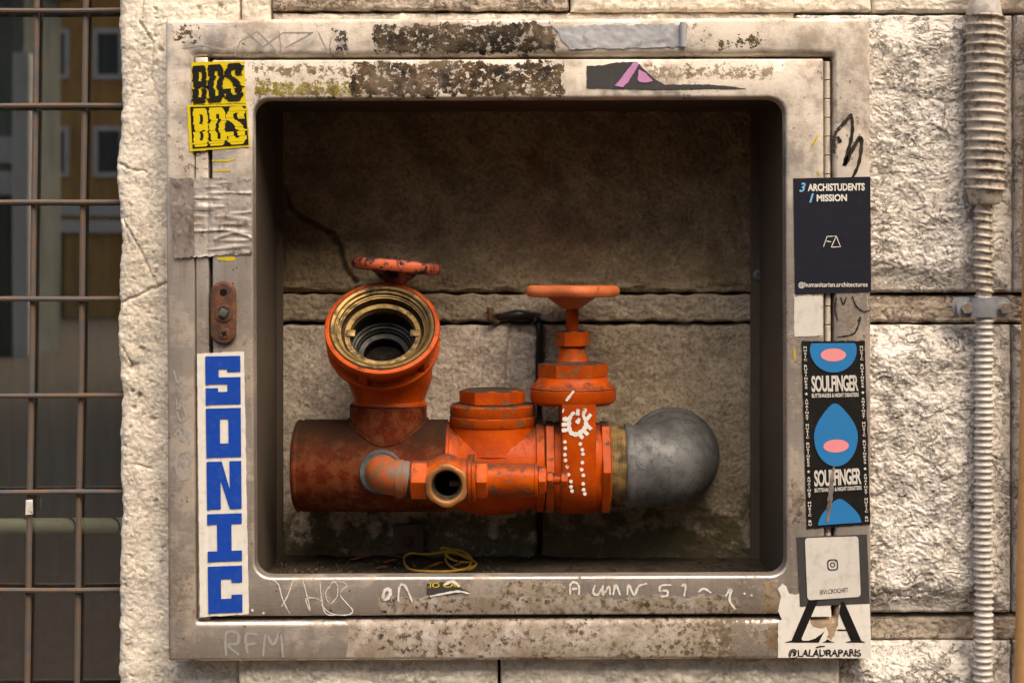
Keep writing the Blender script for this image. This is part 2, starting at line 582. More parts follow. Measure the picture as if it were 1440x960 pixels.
def paint_mat(name, c, dust=0.6, patina=0.3, rough=0.42, rust=0.2, dustc=(0.045, 0.027, 0.017), dlo=0.5, patc=(0.095, 0.075, 0.05)):
    t = MT(name, rough + .04, 0, 0.14)
    o = t.obj()
    a = t.noise(26, 4, 0.6)
    b = t.noise(90, 6, 0.72)
    f = t.noise(420, 3, 0.7)
    base = t.mix(t.sm(a, 0.35, 0.68), c, (c[0] * 0.74, c[1] * 0.62, c[2] * 0.6))
    base = t.mix(t.sm(f, 0.55, 0.75, 0, 0.30), base, (c[0] * 0.55, c[1] * 0.5, c[2] * 0.6))
    pm = t.sm(t.math('ADD', b, t.math('MULTIPLY', a, 0.35)), 0.80 - 0.12 * patina, 0.86 - 0.12 * patina)
    base = t.mix(t.math('MULTIPLY', pm, min(1, patina * 2.2)), base, patc)
    rm = t.sm(t.noise(55, 6, 0.75, vec=t.scale(o, (1, 1, 1), (4, 3, 9))), 0.62 - 0.16 * rust, 0.70 - 0.1 * rust)
    base = t.mix(t.math('MULTIPLY', rm, 0.7), base, (0.15, 0.045, 0.015))
    nz = t.sep(t.normal())[2]      # grit settles on what faces up
    dm = t.math('MULTIPLY', t.sm(t.math('ADD', nz, t.math('MULTIPLY', t.math('SUBTRACT', b, 0.5), 1.3)), dlo, 0.9), dust)
    base = t.mix(dm, base, dustc)
    t.p('Base Color', base)
    t.p('Roughness', t.math('ADD', t.math('ADD', rough, t.math('MULTIPLY', dm, 0.45)), t.math('MULTIPLY', pm, 0.3)))
    h = t.math('ADD', t.math('MULTIPLY', f, 0.25), t.math('ADD', t.math('MULTIPLY', b, 0.35), t.math('MULTIPLY', pm, -0.3)))
    t.bump(t.math('ADD', h, t.math('MULTIPLY', t.noise(170, 3, 0.6), 0.5)), 0.42, 0.0014)
    return t.m
ORANGE = (0.43, 0.060, 0.0015)
M['orange'] = paint_mat('orange_red_paint', ORANGE, 0.8, 0.18)
M['orange_worn'] = paint_mat('worn_orange_paint', (0.40, 0.058, 0.002), 0.95, 0.55, rust=0.6, patc=(0.11, 0.08, 0.03))
M['orange_dusty'] = paint_mat('orange_paint_under_dust', (0.44, 0.062, 0.003), 1.0, 0.35)
M['salmon'] = paint_mat('sun_faded_orange_paint', (0.60, 0.17, 0.06), 0.15, 0.12, rough=0.38)
M['salmon_chipped'] = paint_mat('chipped_faded_paint', (0.54, 0.12, 0.05), 0.4, 1.25, rough=0.4, dustc=(0.03, 0.03, 0.033), patc=(0.022, 0.022, 0.025))
M['oxide'] = paint_mat('dull_red_oxide_paint', (0.095, 0.012, 0.001), 1.0, 0.30, rough=0.66, rust=1.15, dustc=(0.026, 0.012, 0.006), dlo=0.0)
M['bypass'] = paint_mat('bright_orange_paint', (0.46, 0.074, 0.003), 0.65, 0.5, rough=0.38)

def metal_mat(name, c, c2, rough=0.4, metal=0.9, grime=0.5, sc=60):
    t = MT(name, rough, metal)
    a = t.noise(sc, 5, 0.7)
    b = t.noise(sc * 0.3, 4)
    base = t.mix(t.sm(b, 0.35, 0.65), c, c2)
    g = t.sm(a, 0.46, 0.66, 0, grime)
    base = t.mix(g, base, tuple(x * 0.25 for x in c2))
    t.p('Base Color', base)
    t.p('Metallic', t.math('MULTIPLY', t.math('SUBTRACT', 1.0, t.math('MULTIPLY', g, 0.7)), metal))
    t.p('Roughness', t.math('ADD', rough, t.math('MULTIPLY', g, 0.35)))
    t.bump(a, 0.2, 0.001)
    return t.m
M['brass'] = metal_mat('tarnished_brass', (0.26, 0.17, 0.06), (0.12, 0.075, 0.025), 0.45, 0.8, 0.9)
M['brass_dark'] = metal_mat('dark_tarnished_brass', (0.12, 0.07, 0.028), (0.06, 0.036, 0.018), 0.55, 0.6, 0.8)
M['brass_dull'] = metal_mat('rubbed_bronze', (0.40, 0.18, 0.06), (0.28, 0.115, 0.035), 0.5, 0.5, 0.5)
M['galv'] = metal_mat('dull_galvanised_iron', (0.125, 0.128, 0.125), (0.070, 0.070, 0.067), 0.55, 0.25, 0.5, 120)
M['galv_clamp'] = metal_mat('zinc_plate', (0.34, 0.35, 0.37), (0.24, 0.25, 0.27), 0.45, 0.6, 0.35, 90)
M['bolt'] = metal_mat('bright_bolt', (0.58, 0.50, 0.42), (0.44, 0.36, 0.28), 0.35, 0.9, 0.3, 150)
M['bore'] = plain('dark_bore', (0.006, 0.005, 0.004), 0.8, spec=0.1)
M['bore_ring'] = metal_mat('dark_throat_metal', (0.024, 0.021, 0.015), (0.012, 0.010, 0.007), 0.45, 0.5, 0.6)  # very dark metal inside the outlet throat

def rust_mat(name, c=(0.16, 0.065, 0.03), c2=(0.30, 0.11, 0.035), c3=(0.06, 0.03, 0.02), sc=120):
    t = MT(name, 0.75, 0.15)
    a = t.noise(sc, 5, 0.7)
    b = t.noise(sc * 0.35, 4, 0.6)
    base = t.mix(t.sm(a, 0.38, 0.62), c, c2)
    base = t.mix(t.sm(b, 0.5, 0.68), base, c3)
    t.p('Base Color', base)
    t.bump(a, 0.4, 0.001)
    return t.m
M['rust'] = rust_mat('rusty_iron', (0.075, 0.030, 0.015), (0.16, 0.055, 0.018), (0.045, 0.024, 0.016))
M['bar'] = rust_mat('rusted_window_bar', (0.095, 0.083, 0.075), (0.135, 0.082, 0.05), (0.075, 0.072, 0.078), 75)
M['thread'] = rust_mat('rusty_thread_with_gold_paint', (0.13, 0.08, 0.027), (0.27, 0.175, 0.06), (0.035, 0.024, 0.013), 70)
M['dark_thread'] = rust_mat('dark_thread', (0.06, 0.03, 0.02), (0.12, 0.05, 0.025), (0.03, 0.02, 0.015), 90)
M['half_rust'] = rust_mat('elbow_flaking_orange', (0.17, 0.075, 0.025), (0.36, 0.056, 0.004), (0.12, 0.105, 0.085), 62)

def pvc(name, c, dirt):
    t = MT(name, 0.5)
    n = t.noise(150, 5, 0.75)
    b = t.noise(22, 4)
    f = t.sm(t.math('ADD', n, t.math('MULTIPLY', t.math('SUBTRACT', b, 0.5), 0.5)), 0.47, 0.62, 0, dirt)
    t.p('Base Color', t.mix(f, t.mix(t.sm(b, 0.3, 0.7), c, tuple(x * 0.85 for x in c)), (0.13, 0.09, 0.055)))
    t.bump(n, 0.15, 0.001)
    return t.m
M['pvc'] = pvc('grey_white_plastic', (0.50, 0.46, 0.405), 0.35)
M['pvc_dirty'] = pvc('grimy_beige_plastic', (0.43, 0.37, 0.30), 0.85)
M['pipe_tan'] = plain('tan_painted_pipe', (0.56, 0.30, 0.12), 0.45, 0, 0.25)
M['cord'] = plain('yellow_cord', (0.50, 0.30, 0.035), 0.5, 0, 0.3)
M['leaf'] = plain('dry_leaf', (0.28, 0.085, 0.035), 0.7, 0, 0.3)
M['chip'] = plain('grit', (0.10, 0.07, 0.035), 0.9, 0, 0.3)
M['floor_dirt'] = stone_mat('silted_floor', (0.060, 0.046, 0.030), (0.038, 0.029, 0.018), (0.024, 0.018, 0.011), 0.5)
M['shade'] = plain('black_joint_shade', (0.018, 0.016, 0.015), 0.35, 0, 0.3)
# prints and paint
M['p_white'] = plain('sticker_white', (0.68, 0.64, 0.57), 0.45, 0, 0.3, (0.30, 0.24, 0.17), sc=110)
M['p_offwhite'] = plain('paper_offwhite', (0.58, 0.545, 0.49), 0.5, 0, 0.3, sc=80)
M['p_blue'] = plain('sticker_blue', (0.006, 0.052, 0.34), 0.42, 0, 0.22, (0.12, 0.16, 0.30), 150)
M['p_navy'] = plain('sticker_navy', (0.011, 0.012, 0.020), 0.5, 0, 0.15, (0.05, 0.045, 0.04), spec=0.2)
M['p_black'] = plain('print_black', (0.010, 0.009, 0.008), 0.55, 0, 0.2, (0.05, 0.042, 0.034), spec=0.15)
M['p_charcoal'] = plain('paper_charcoal', (0.045, 0.042, 0.042), 0.55, 0, 0.2, (0.13, 0.11, 0.09))
M['p_yellow'] = plain('sticker_yellow', (0.60, 0.46, 0.004), 0.5, 0, 0.12, (0.35, 0.27, 0.05))
M['p_sky'] = plain('print_sky_blue', (0.16, 0.42, 0.66), 0.45, 0, 0.05)
M['p_blob'] = plain('print_mid_blue', (0.022, 0.17, 0.40), 0.42, 0, 0.08)
M['p_pink'] = plain('print_pink', (0.72, 0.25, 0.27), 0.45, 0, 0.08)
M['p_mauve'] = plain('paper_mauve', (0.48, 0.22, 0.42), 0.5, 0, 0.25)
M['marker'] = plain('black_marker', (0.014, 0.012, 0.010), 0.5, 0, 0.35, (0.2, 0.16, 0.12), 200)
M['grey_spray'] = plain('grey_marker', (0.33, 0.31, 0.29), 0.5, 0.2, 0.5, (0.40, 0.34, 0.28), 160)
M['white_paint'] = plain('white_paint', (0.74, 0.71, 0.66), 0.5, 0, 0.3, (0.42, 0.34, 0.26), 160)
M['yellow_paint'] = plain('yellow_paint', (0.52, 0.39, 0.01), 0.45, 0, 0.15)

def worn_print(name, c, rough, dirtc, cover=0.5):
    "paint or marker that skips and wears through to what lies under it"
    t = MT(name, rough, 0, 0.25)
    n = t.noise(210, 5, 0.75)
    b = t.noise(45, 4, 0.6)
    t.p('Base Color', t.mix(t.sm(b, 0.4, 0.7, 0, 0.5), c, dirtc))
    t.p('Alpha', t.sm(t.math('ADD', n, t.math('MULTIPLY', t.math('SUBTRACT', b, 0.5), 0.6)), cover - 0.06, cover + 0.03, 1.0, 0.08))
    return t.m
M['marker'] = worn_print('skipping_black_marker', (0.014, 0.012, 0.010), 0.5, (0.05, 0.04, 0.03), 0.68)
M['grey_spray'] = worn_print('skipping_grey_marker', (0.27, 0.26, 0.25), 0.5, (0.34, 0.30, 0.26), 0.72)
M['white_paint'] = worn_print('worn_white_paint', (0.66, 0.63, 0.58), 0.5, (0.46, 0.39, 0.31), 0.68)

def tape_mat(name, c, c2, dark):
    t = MT(name, 0.48, 0.1)
    a = t.noise(75, 5, 0.7)
    b = t.noise(24, 4, 0.6)
    base = t.mix(t.sm(b, 0.36, 0.64), c, c2)
    base = t.mix(t.sm(a, 0.50, 0.66, 0, dark), base, (0.06, 0.048, 0.038))
    t.p('Base Color', base)
    w = t.t.nodes.new('ShaderNodeTexWave')
    t.set(w.inputs['Vector'], t.obj())
    w.inputs['Scale'].default_value = 170
    t.bump(t.math('ADD', t.math('MULTIPLY', w.outputs['Fac'], 0.15), a), 0.3, 0.001)
    return t.m
M['duct'] = tape_mat('grey_duct_tape', (0.40, 0.40, 0.41), (0.32, 0.32, 0.33), 0.35)
M['old_tape'] = tape_mat('stained_old_tape', (0.40, 0.36, 0.32), (0.29, 0.245, 0.205), 0.8)
M['old_tape_dark'] = tape_mat('blackened_old_tape', (0.24, 0.20, 0.175), (0.13, 0.105, 0.09), 0.95)

def glass_mat():
    t = MT('window_glass')
    tr = t.t.nodes.new('ShaderNodeBsdfTransparent')
    tr.inputs[0].default_value = (0.80, 0.86, 0.83, 1)
    gl = t.t.nodes.new('ShaderNodeBsdfGlossy')
    gl.inputs['Roughness'].default_value = 0.012
    n = t.noise(3.0, 2, 0.4)
    bp = t.t.nodes.new('ShaderNodeBump')
    bp.inputs['Strength'].default_value = 0.04
    bp.inputs['Distance'].default_value = 0.004
    t.set(bp.inputs['Height'], n)
    t.t.links.new(bp.outputs[0], gl.inputs['Normal'])
    mx = t.t.nodes.new('ShaderNodeMixShader')
    mx.inputs[0].default_value = 0.42
    t.t.links.new(tr.outputs[0], mx.inputs[1])
    t.t.links.new(gl.outputs[0], mx.inputs[2])
    t.t.links.new(mx.outputs[0], t.out.inputs[0])
    return t.m
M['glass'] = glass_mat()

def curtain_mat(name, c, c2):
    t = MT(name, 0.9)
    a = t.noise(1.0, 4, 0.6, vec=t.scale(t.obj(), (60, 1, 1.2)))
    b = t.noise(6, 4, 0.6)
    t.p('Base Color', t.mix(t.sm(b, 0.4, 0.65), t.mix(t.sm(a, 0.3, 0.7), c, tuple(x * 0.5 for x in c)), c2))
    return t.m
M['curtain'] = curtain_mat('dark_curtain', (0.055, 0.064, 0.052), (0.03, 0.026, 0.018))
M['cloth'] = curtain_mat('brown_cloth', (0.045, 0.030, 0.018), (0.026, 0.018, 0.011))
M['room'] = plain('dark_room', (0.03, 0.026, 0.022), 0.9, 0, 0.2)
M['rail'] = plain('greenish_rail', (0.50, 0.46, 0.32), 0.35, 0, 0.2)

# the far side of the square
def stucco(name, c, c2):
    t = MT(name, 0.9, 0, 0.2)
    a = t.noise(0.9, 5, 0.65)
    b = t.noise(1.0, 4, 0.6, vec=t.scale(t.obj(), (2.2, 2.2, 0.3)))
    t.p('Base Color', t.mix(t.sm(b, 0.5, 0.7, 0, 0.6), t.mix(t.sm(a, 0.35, 0.65), c, c2), tuple(x * 0.5 for x in c2)))
    return t.m
M['ochre'] = stucco('ochre_stucco', (0.52, 0.27, 0.07), (0.42, 0.22, 0.065))
M['umber'] = stucco('brown_stucco', (0.26, 0.14, 0.075), (0.19, 0.10, 0.055))
M['greystucco'] = stucco('grey_green_stucco', (0.22, 0.22, 0.175), (0.16, 0.165, 0.13))
M['trim'] = plain('pale_stone_trim', (0.62, 0.57, 0.48), 0.8, 0, 0.2, sc=3)
M['shutter'] = plain('dark_shutter', (0.05, 0.055, 0.05), 0.6, 0, 0.2, sc=5)
M['roof'] = plain('roof_tile', (0.30, 0.13, 0.07), 0.9, 0, 0.4, sc=3)
M['awning'] = plain('green_awning', (0.03, 0.22, 0.11), 0.8, 0, 0.2, sc=3)
M['shop'] = plain('shop_opening', (0.035, 0.032, 0.03), 0.3, 0, 0.2, sc=3)
M['pavement'] = stone_mat('paving', (0.085, 0.064, 0.043), (0.067, 0.05, 0.034), (0.045, 0.034, 0.023), 0.3)
M['old_glue'] = plain('brown_glue', (0.34, 0.24, 0.15), 0.6, 0, 0.5, (0.12, 0.08, 0.05), 120)
# ------------------------------------------------------------------ ground, opposite side of the square
def structure(o):
    o['kind'] = 'structure'
    return o

v = [(-400, -600, 0), (400, -600, 0), (400, 400, 0), (-400, 400, 0)]
structure(mesh_obj('ground', v, [(0, 1, 2, 3)], M['pavement'], base=(0, 0, 0), smooth=0))

def house(x0, x1, y, h, wall, label, wx, wz, ww, wh, depth=10, shop=None, bands=True):
    t = thing('town_house', ((x0 + x1) / 2, y, 0), label, 'house', 'houses across the square')
    mb = MB(); mb.add(*box_vf(((x0 + x1) / 2, y - depth / 2, h / 2), ((x1 - x0) / 2, depth / 2, h / 2)))
    mb.build('wall', M[wall], t, smooth=0)
    mb = MB()
    mb.add(*box_vf(((x0 + x1) / 2, y - depth / 2, h + .1), ((x1 - x0) / 2 + .3, depth / 2 + .45, .1)))
    xm, ym = (x0 + x1) / 2, y - depth / 2
    hx, hy = (x1 - x0) / 2 + .3, depth / 2 + .45
    mb.add([(xm - hx, ym - hy, h + .2), (xm + hx, ym - hy, h + .2), (xm + hx, ym + hy, h + .2), (xm - hx, ym + hy, h + .2), (xm - hx, ym, h + 1.7), (xm + hx, ym, h + 1.7)],
           [(0, 1, 5, 4), (2, 3, 4, 5), (0, 4, 3), (1, 2, 5), (0, 3, 2, 1)])
    mb.build('roof', M['roof'], t, smooth=0)
    proto = None
    for z in wz:
        for x in wx:
            if not (x0 + ww < x < x1 - ww): continue
            if proto is None:
                mb = MB()
                for a, b, hx_, hz_ in ((-ww / 2 - .07, 0, .08, wh / 2 + .15), (ww / 2 + .07, 0, .08, wh / 2 + .15), (0, wh / 2 + .08, ww / 2 - .012, .08), (0, -wh / 2 - .08, ww / 2 - .012, .08)):
                    mb.add(*box_vf((x + a, y + .03, z + b), (hx_, .07, hz_)))
                fr = mb.build('window_frame', M['trim'], t, smooth=0)
                mb = MB(); mb.add(*box_vf((x, y + .0, z), (ww / 2 - .02, .045, wh / 2 - .02)))
                sh = mb.build('shutter', M['shutter'], fr, smooth=0)
                proto = (fr, sh, x, z)
            else:
                fr = proto[0].copy(); col.objects.link(fr); fr.parent = t
                fr.location = (x - proto[2], 0, z - proto[3])
                sh = proto[1].copy(); col.objects.link(sh); sh.parent = fr
    if bands:
        mb = MB(); mb.add(*box_vf((xm, y + .05, 3.55), ((x1 - x0) / 2 - .02, .1, .22)))
        mb.build('string_course', M['trim'], t, smooth=0)
        mb = MB(); mb.add(*box_vf((xm, y + .07, 2.98), ((x1 - x0) / 2 - .1, .12, .2)))
        mb.build('shop_fascia', M['trim'], t, smooth=0)
    if shop:
        for sx in shop:
            mb = MB(); mb.add(*box_vf((sx, y + .0, 1.5), (1.3, .08, 1.5)))
            mb.build('shop_front', M['shop'], t, smooth=0)
    return t

house(-24, -12.2, -45, 15.5, 'ochre', 'ochre stuccoed house with white window surrounds across the square', [-22.6, -20.7, -18.8, -16.9, -15.0, -13.2], [5.4, 8.6, 11.6, 14.0], .72, 1.35, shop=[-21, -16])
house(-12.1, 8, -52, 13.0, 'umber', 'long brown house with dark shutters across the square', [-10, -7, -4, -1, 2, 5], [5.0, 8.2, 11.2], .9, 1.5, shop=[-8, 0, 4])
house(8.1, 30, -48, 12.0, 'ochre', 'low ochre house at the right end of the square', [10, 13, 16, 19, 22, 25, 28], [5.0, 8.2], .9, 1.5, shop=[12, 20])
house(-60, -24.1, -44, 13.5, 'umber', 'brown house at the left end of the square', [-56, -52, -48, -44, -40, -36, -32, -28], [5.0, 8.2, 11.2], .9, 1.5, shop=[-50, -40, -30])
house(-19, -8.45, -23, 6.6, 'greystucco', 'low grey green shop building nearer across the square', [-17, -15, -13, -11, -9.4], [5.2], .6, 1.2, depth=2, shop=[-17, -12.5, -10])
house(-2.2, 24, -10.5, 9.5, 'umber', 'tall brown house added out of view to cut the low sky light', [-.6, 2, 4.6, 7.2, 9.8, 12.4, 15, 17.6, 20.2, 22.6], [5.0, 7.8], .9, 1.5, depth=9, shop=[2, 8, 14, 20])  # unseen house, added to block low sky so light falls from above
mb = MB(); mb.add(*box_vf((-8.42, -22.9, 2.6), (.14, .16, 2.6)))
mb.build('corner_pilaster', M['trim'], bpy.data.objects['town_house.004'], smooth=0) if 'town_house.004' in bpy.data.objects else None
a = thing('shop_awning', (-12.5, -22.9, 2.9), 'green shop awning on the grey corner house', 'awning')
mb = MB()
mb.add([(-14.6, -22.93, 3.9), (-10.2, -22.93, 3.9), (-10.2, -21.4, 3.2), (-14.6, -21.4, 3.2), (-14.6, -21.4, 2.95), (-10.2, -21.4, 2.95), (-14.6, -22.93, 3.85), (-10.2, -22.93, 3.85)],
       [(0, 1, 2, 3), (3, 2, 5, 4), (6, 4, 5, 7), (0, 3, 4, 6), (1, 7, 5, 2)])
mb.build('canopy', M['awning'], a, smooth=0)

# ------------------------------------------------------------------ the wall, stone by stone
WALL_D = 46.0
wall = thing('stone_wall', W(1300, 1300, WALL_D), 'pale rough hewn stone wall around the steel cabinet', 'wall')
wall.location.z = 0
WL[wall.name] = Vector((wall.location.x, wall.location.y, 0))

def block(name, x0, x1, y0, y1, d, mat, hfun, step=2.0, skirt=45, edge=5.0, er=4.0, seed=1, wob=1.2, xl=None, label=None, parent=None, smooth=180):
    nx = max(3, int((x1 - x0) / step) + 1)
    ny = max(3, int((y1 - y0) / step) + 1)
    gx, gy = np.meshgrid(np.linspace(0, 1, nx), np.linspace(0, 1, ny), indexing='ij')
    X = x0 + gx * (x1 - x0)
    Y = y0 + gy * (y1 - y0)
    ex = np.minimum(X - x0, x1 - X)
    ey = np.minimum(Y - y0, y1 - Y)
    e = np.minimum(ex, ey)
    h = hfun(X, Y, e)
    # rounded, chipped arris
    ee = np.clip(e + 1.5 * perlin(X / 14, Y / 14, seed) , 0, er)
    h = h - edge * (1 - ee / er) ** 2
    Xw = X + wob * perlin(Y / 23, X / 90, seed + 5) * np.where(ex < 12, 1, 0.3) * sstep(ex, -1, 0.5)
    Yw = Y + wob * perlin(X / 23, Y / 90, seed + 9)
    if xl is not None:
        Xw = Xw + xl(Y) * (1 - gx) ** 3
    P = Wn(Xw, Yw, d)
    P[..., 1] = (d - h) * S
    V = P.reshape(-1, 3)
    F = grid_faces(nx, ny)
    ring = [i * ny for i in range(nx)] + [(nx - 1) * ny + j for j in range(1, ny)] + [i * ny + ny - 1 for i in range(nx - 2, -1, -1)] + [j for j in range(ny - 2, 0, -1)]
    n0 = len(V)
    back = V[ring].copy()
    back[:, 1] = (d + skirt) * S
    V = np.concatenate([V, back])
    m = len(ring)
    for i in range(m):
        F.append((ring[i], n0 + i, n0 + (i + 1) % m, ring[(i + 1) % m]))
    o = mesh_obj(name, V, F, mat, parent or wall, smooth=60)
    if label: o['label'] = label
    return o

def h_rock(amp=1.0, seed=1, bulge=16, cx=None):
    def f(X, Y, e):
        b = bulge * sstep(e, -2, 46)
        qx, qy = X + 9 * fbm(X / 40, Y / 40, 2, seed + 31), Y + 9 * fbm(X / 40, Y / 40, 2, seed + 33)
        a = 7.0 * fbm(X / 75, Y / 65, 3, seed) - 1.6 * billow(qx / 44, qy / 36, 2, seed + 2) + 3.0 * fbm(qx / 24, qy / 19, 4, seed + 7, .68) + 2.0 * fbm(X / 5, Y / 4.5, 3, seed + 4, .75) - 2.2 * sstep(fbm(X / 8, Y / 6, 3, seed + 14, .6), .45, .9)
        fz = fbm(qx / 60, qy / 34, 3, seed + 11) * 1.6
        fr_ = fz - np.floor(fz)
        st = 4.5 * (np.floor(fz) + sstep(fr_, .72, 1.0) - fz * .8)
        return b + amp * (a + st) * (0.35 + 0.65 * sstep(e, 2, 26))
    return f

def h_draft(seed=1, amp=1.0, lift=0.0):
    def f(X, Y, e):
        return lift + amp * (2.2 * fbm(X / 60, Y / 30, 4, seed) + 1.2 * billow(X / 14, Y / 10, 3, seed + 3) + 0.5 * fbm(X / 5, Y / 5, 2, seed + 6))
    return f

def h_jamb(seed=1):
    cracks = [[(206, -20), (196, 30), (215, 60), (212, 110), (226, 150)], [(172, 230), (188, 238), (206, 242)], [(176, 318), (196, 352), (214, 388), (222, 402), (198, 414), (168, 426)], [(222, 402), (240, 396)],
              [(172, 488), (184, 512), (178, 530)], [(190, 652), (212, 660)], [(170, 300), (178, 342)]]
    pits = [(186, 516, 6), (183, 550, 3), (194, 556, 4), (214, 590, 5), (200, 492, 4), (186, 574, 3), (225, 70, 4), (310, 8, 4), (340, 20, 4), (280, 12, 3)]
    def f(X, Y, e):
        h = 3.0 * fbm(X / 90, Y / 120, 3, seed) + 0.9 * billow(X / 40, Y / 34, 3, seed + 3) + 1.0 * fbm(X / 6, Y / 5, 3, seed + 5, .7)
        for c in cracks:
            h = h - 3.6 * np.exp(-(polydist(X + 2 * perlin(X / 9, Y / 9, 3), Y + 2 * perlin(Y / 9, X / 9, 4), c) / 1.5) ** 2)
        for px, py, r in pits:
            h = h - 4.5 * np.exp(-(((X - px) ** 2 + (Y - py) ** 2) / r ** 2) ** 2)
        pn = fbm(X / 9, Y / 7, 3, seed + 21)
        h = h - 2.6 * sstep(pn, 0.55, 0.85)
        lx = X - 165
        h = h - 7 * np.exp(-(lx / 9.0) ** 2) * (0.7 + 0.4 * fbm(X / 40, Y / 44, 3, seed + 9))
        return h
    return f

def xl_jamb(Y):
    return 1.0 + 4.5 * fbm(Y / 120, Y * 0 + .3, 3, 5) + 1.3 * fbm(Y / 16, Y * 0 + .7, 3, 8)

RM, SM_, DM = M['stone_rough'], M['stone_smooth'], M['stone_draft']
block('stone_block', 166, 336, -420, 1000, WALL_D, SM_, h_jamb(2), 2.0, skirt=190, xl=xl_jamb, seed=2, label='smooth pale jamb stone beside the barred window')
block('stone_block', 166, 336, 1003, 1860, WALL_D, SM_, h_jamb(3), 6.0, skirt=190, seed=3)
# course above the cabinet
block('stone_block', 339, 380, -160, 128, WALL_D + 2, SM_, h_draft(4), 2.5, seed=4)
block('stone_block', 383, 800, -160, 14, WALL_D + 3, M['stone_draft'], h_draft(5, 1.6, 2), 2.0, seed=5, wob=2.5)
block('stone_block', 803, 1225, -160, 16, WALL_D + 2, SM_, h_draft(6, 1.2, 1), 2.5, seed=6)
block('stone_block', 383, 1118, 18, 128, WALL_D + 8, SM_, h_draft(7, 1.2, 0), 3.0, seed=7)
block('stone_block', 1228, 1640, -160, 17, WALL_D + 2, SM_, h_draft(8, 1.1, 1), 2.0, seed=8)
# right of the cabinet: rock-faced ashlars with narrow dressed courses between
block('stone_block', 1121, 1424, 21, 411, WALL_D, RM, h_rock(0.42, 11, 14), 1.25, seed=11)
block('stone_block', 1428, 1760, 21, 411, WALL_D, RM, h_rock(0.5, 12), 2.0, seed=12)
block('stone_block', 1121, 1440, 415, 453, WALL_D + 12, DM, h_draft(13, 1.1, 5), 1.5, seed=13, wob=1.8)
block('stone_block', 1443, 1760, 415, 453, WALL_D + 12, DM, h_draft(14, 1.1, 5), 2.5, seed=14)
block('stone_block', 1121, 1422, 457, 861, WALL_D, RM, h_rock(0.5, 15, 17), 1.25, seed=15)
block('stone_block', 1427, 1760, 457, 861, WALL_D, RM, h_rock(0.5, 16), 2.0, seed=16)
block('stone_block', 1121, 1440, 865, 898, WALL_D + 12, DM, h_draft(17, 1.1, 5), 1.5, seed=17, wob=1.8)
block('stone_block', 1443, 1760, 865, 898, WALL_D + 12, DM, h_draft(18, 1.1, 5), 2.5, seed=18)
block('stone_block', 1181, 1422, 902, 1260, WALL_D, RM, h_rock(0.55, 19, 16), 1.6, seed=19)
block('stone_block', 1427, 1760, 902, 1260, WALL_D, RM, h_rock(0.55, 20), 2.5, seed=20)
# below the cabinet
block('stone_block', 339, 700, 832, 1260, WALL_D, SM_, h_draft(21, 1.6, 20), 2.2, seed=21)
block('stone_block', 704, 1177, 832, 1260, WALL_D, SM_, h_draft(22, 1.6, 18), 2.2, seed=22)
block('stone_block', 339, 900, 1264, 1860, WALL_D, RM, h_rock(1, 23), 6, seed=23)
block('stone_block', 904, 1760, 1264, 1860, WALL_D, RM, h_rock(1, 24), 6, seed=24)
# farther right, above, and left of the window, seen only from the side
for i, (a, b, c, d_) in enumerate([(1764, 2300, 21, 411), (1764, 2300, 457, 861), (1764, 2300, 902, 1260), (1764, 2300, 1264, 1860), (1764, 2300, 415, 453), (1764, 2300, 865, 898), (1644, 2300, -160, 17),
                                   (166, 760, -900, -424), (764, 1500, -900, -164), (1504, 2300, -900, -164), (340, 760, -420, -164),
                                   (-1500, -702, -900, -100), (-1500, -702, -96, 700), (-1500, -702, 704, 1860), (-698, 162, -900, -404), (-698, 162, 1404, 1860)]):
    block('stone_block', a, b, c, d_, WALL_D, RM if i < 7 else SM_, h_rock(0.9, 30 + i) if i < 7 else h_draft(30 + i, 1.3, 0), 8, skirt=190 if i > 10 else 45, seed=30 + i)
# mortar bed behind the joints, round the recess
mb = MB()
ring = lambda l, r, t, b, d: [W(l, t, d), W(r, t, d), W(r, b, d), W(l, b, d)]
v, f = loft([ring(300, 2320, -920, 1880, 75), ring(345, 1110, 122, 838, 75), ring(345, 1110, 122, 838, 238)])
mb.add(v, f)
mb.build('mortar_bed', M['mortar'], wall, smooth=0)

# back of the recess
BD = 240.0
crack1 = [(398, 268), (404, 290), (420, 304), (446, 318), (470, 330), (478, 350), (484, 376), (500, 398)]
def h_upper_stone(X, Y, e):
    h = 3.5 * fbm(X / 110, Y / 80, 4, 41) + 0.9 * billow(X / 30, Y / 24, 3, 43) + 1.1 * fbm(X / 6, Y / 6, 3, 45, .7)
    dx = X + 3 * perlin(X / 12, Y / 12, 7)
    dd = polydist(dx, Y + 3 * perlin(Y / 12, X / 12, 8), crack1)
    low = (Y > np.interp(X, [380, 398, 420, 446, 470, 484, 500], [240, 268, 304, 318, 330, 376, 398])) & (X < 500)
    h = h - 5 * sstep(dd, 0, 5) * low
    h = h - 16 * np.exp(-(dd / 3.2) ** 2) * sstep(Y, 250, 300)
    h = h + 5 * np.exp(-((Y - 404) / 8) ** 2) * (0.3 + fbm(X / 50, Y / 8, 3, 47)) 
    return h
block('stone_block', 345, 1112, 100, 411, BD, M['stone_shade_grime'], h_upper_stone, 2.0, skirt=40, seed=41, wob=2.5, label='large upper recess stone coloured dark for shade and grime, with a crack at its left')
def h_ledge(X, Y, e):
    h = 9 + 2.4 * fbm(X / 60, Y / 30, 4, 51) + 1.4 * billow(X / 16, Y / 12, 3, 53) + 0.6 * fbm(X / 5, Y / 5, 2, 55)
    hole = np.exp(-(((X - 727) / 30) ** 2 + ((Y - 449) / 9) ** 2) ** 2)
    return h - 26 * hole
block('stone_block', 345, 1112, 414, 452, BD, M['stone_in'], h_ledge, 1.6, skirt=30, seed=51, wob=3.0, label='narrow stone course across the recess behind the valve')
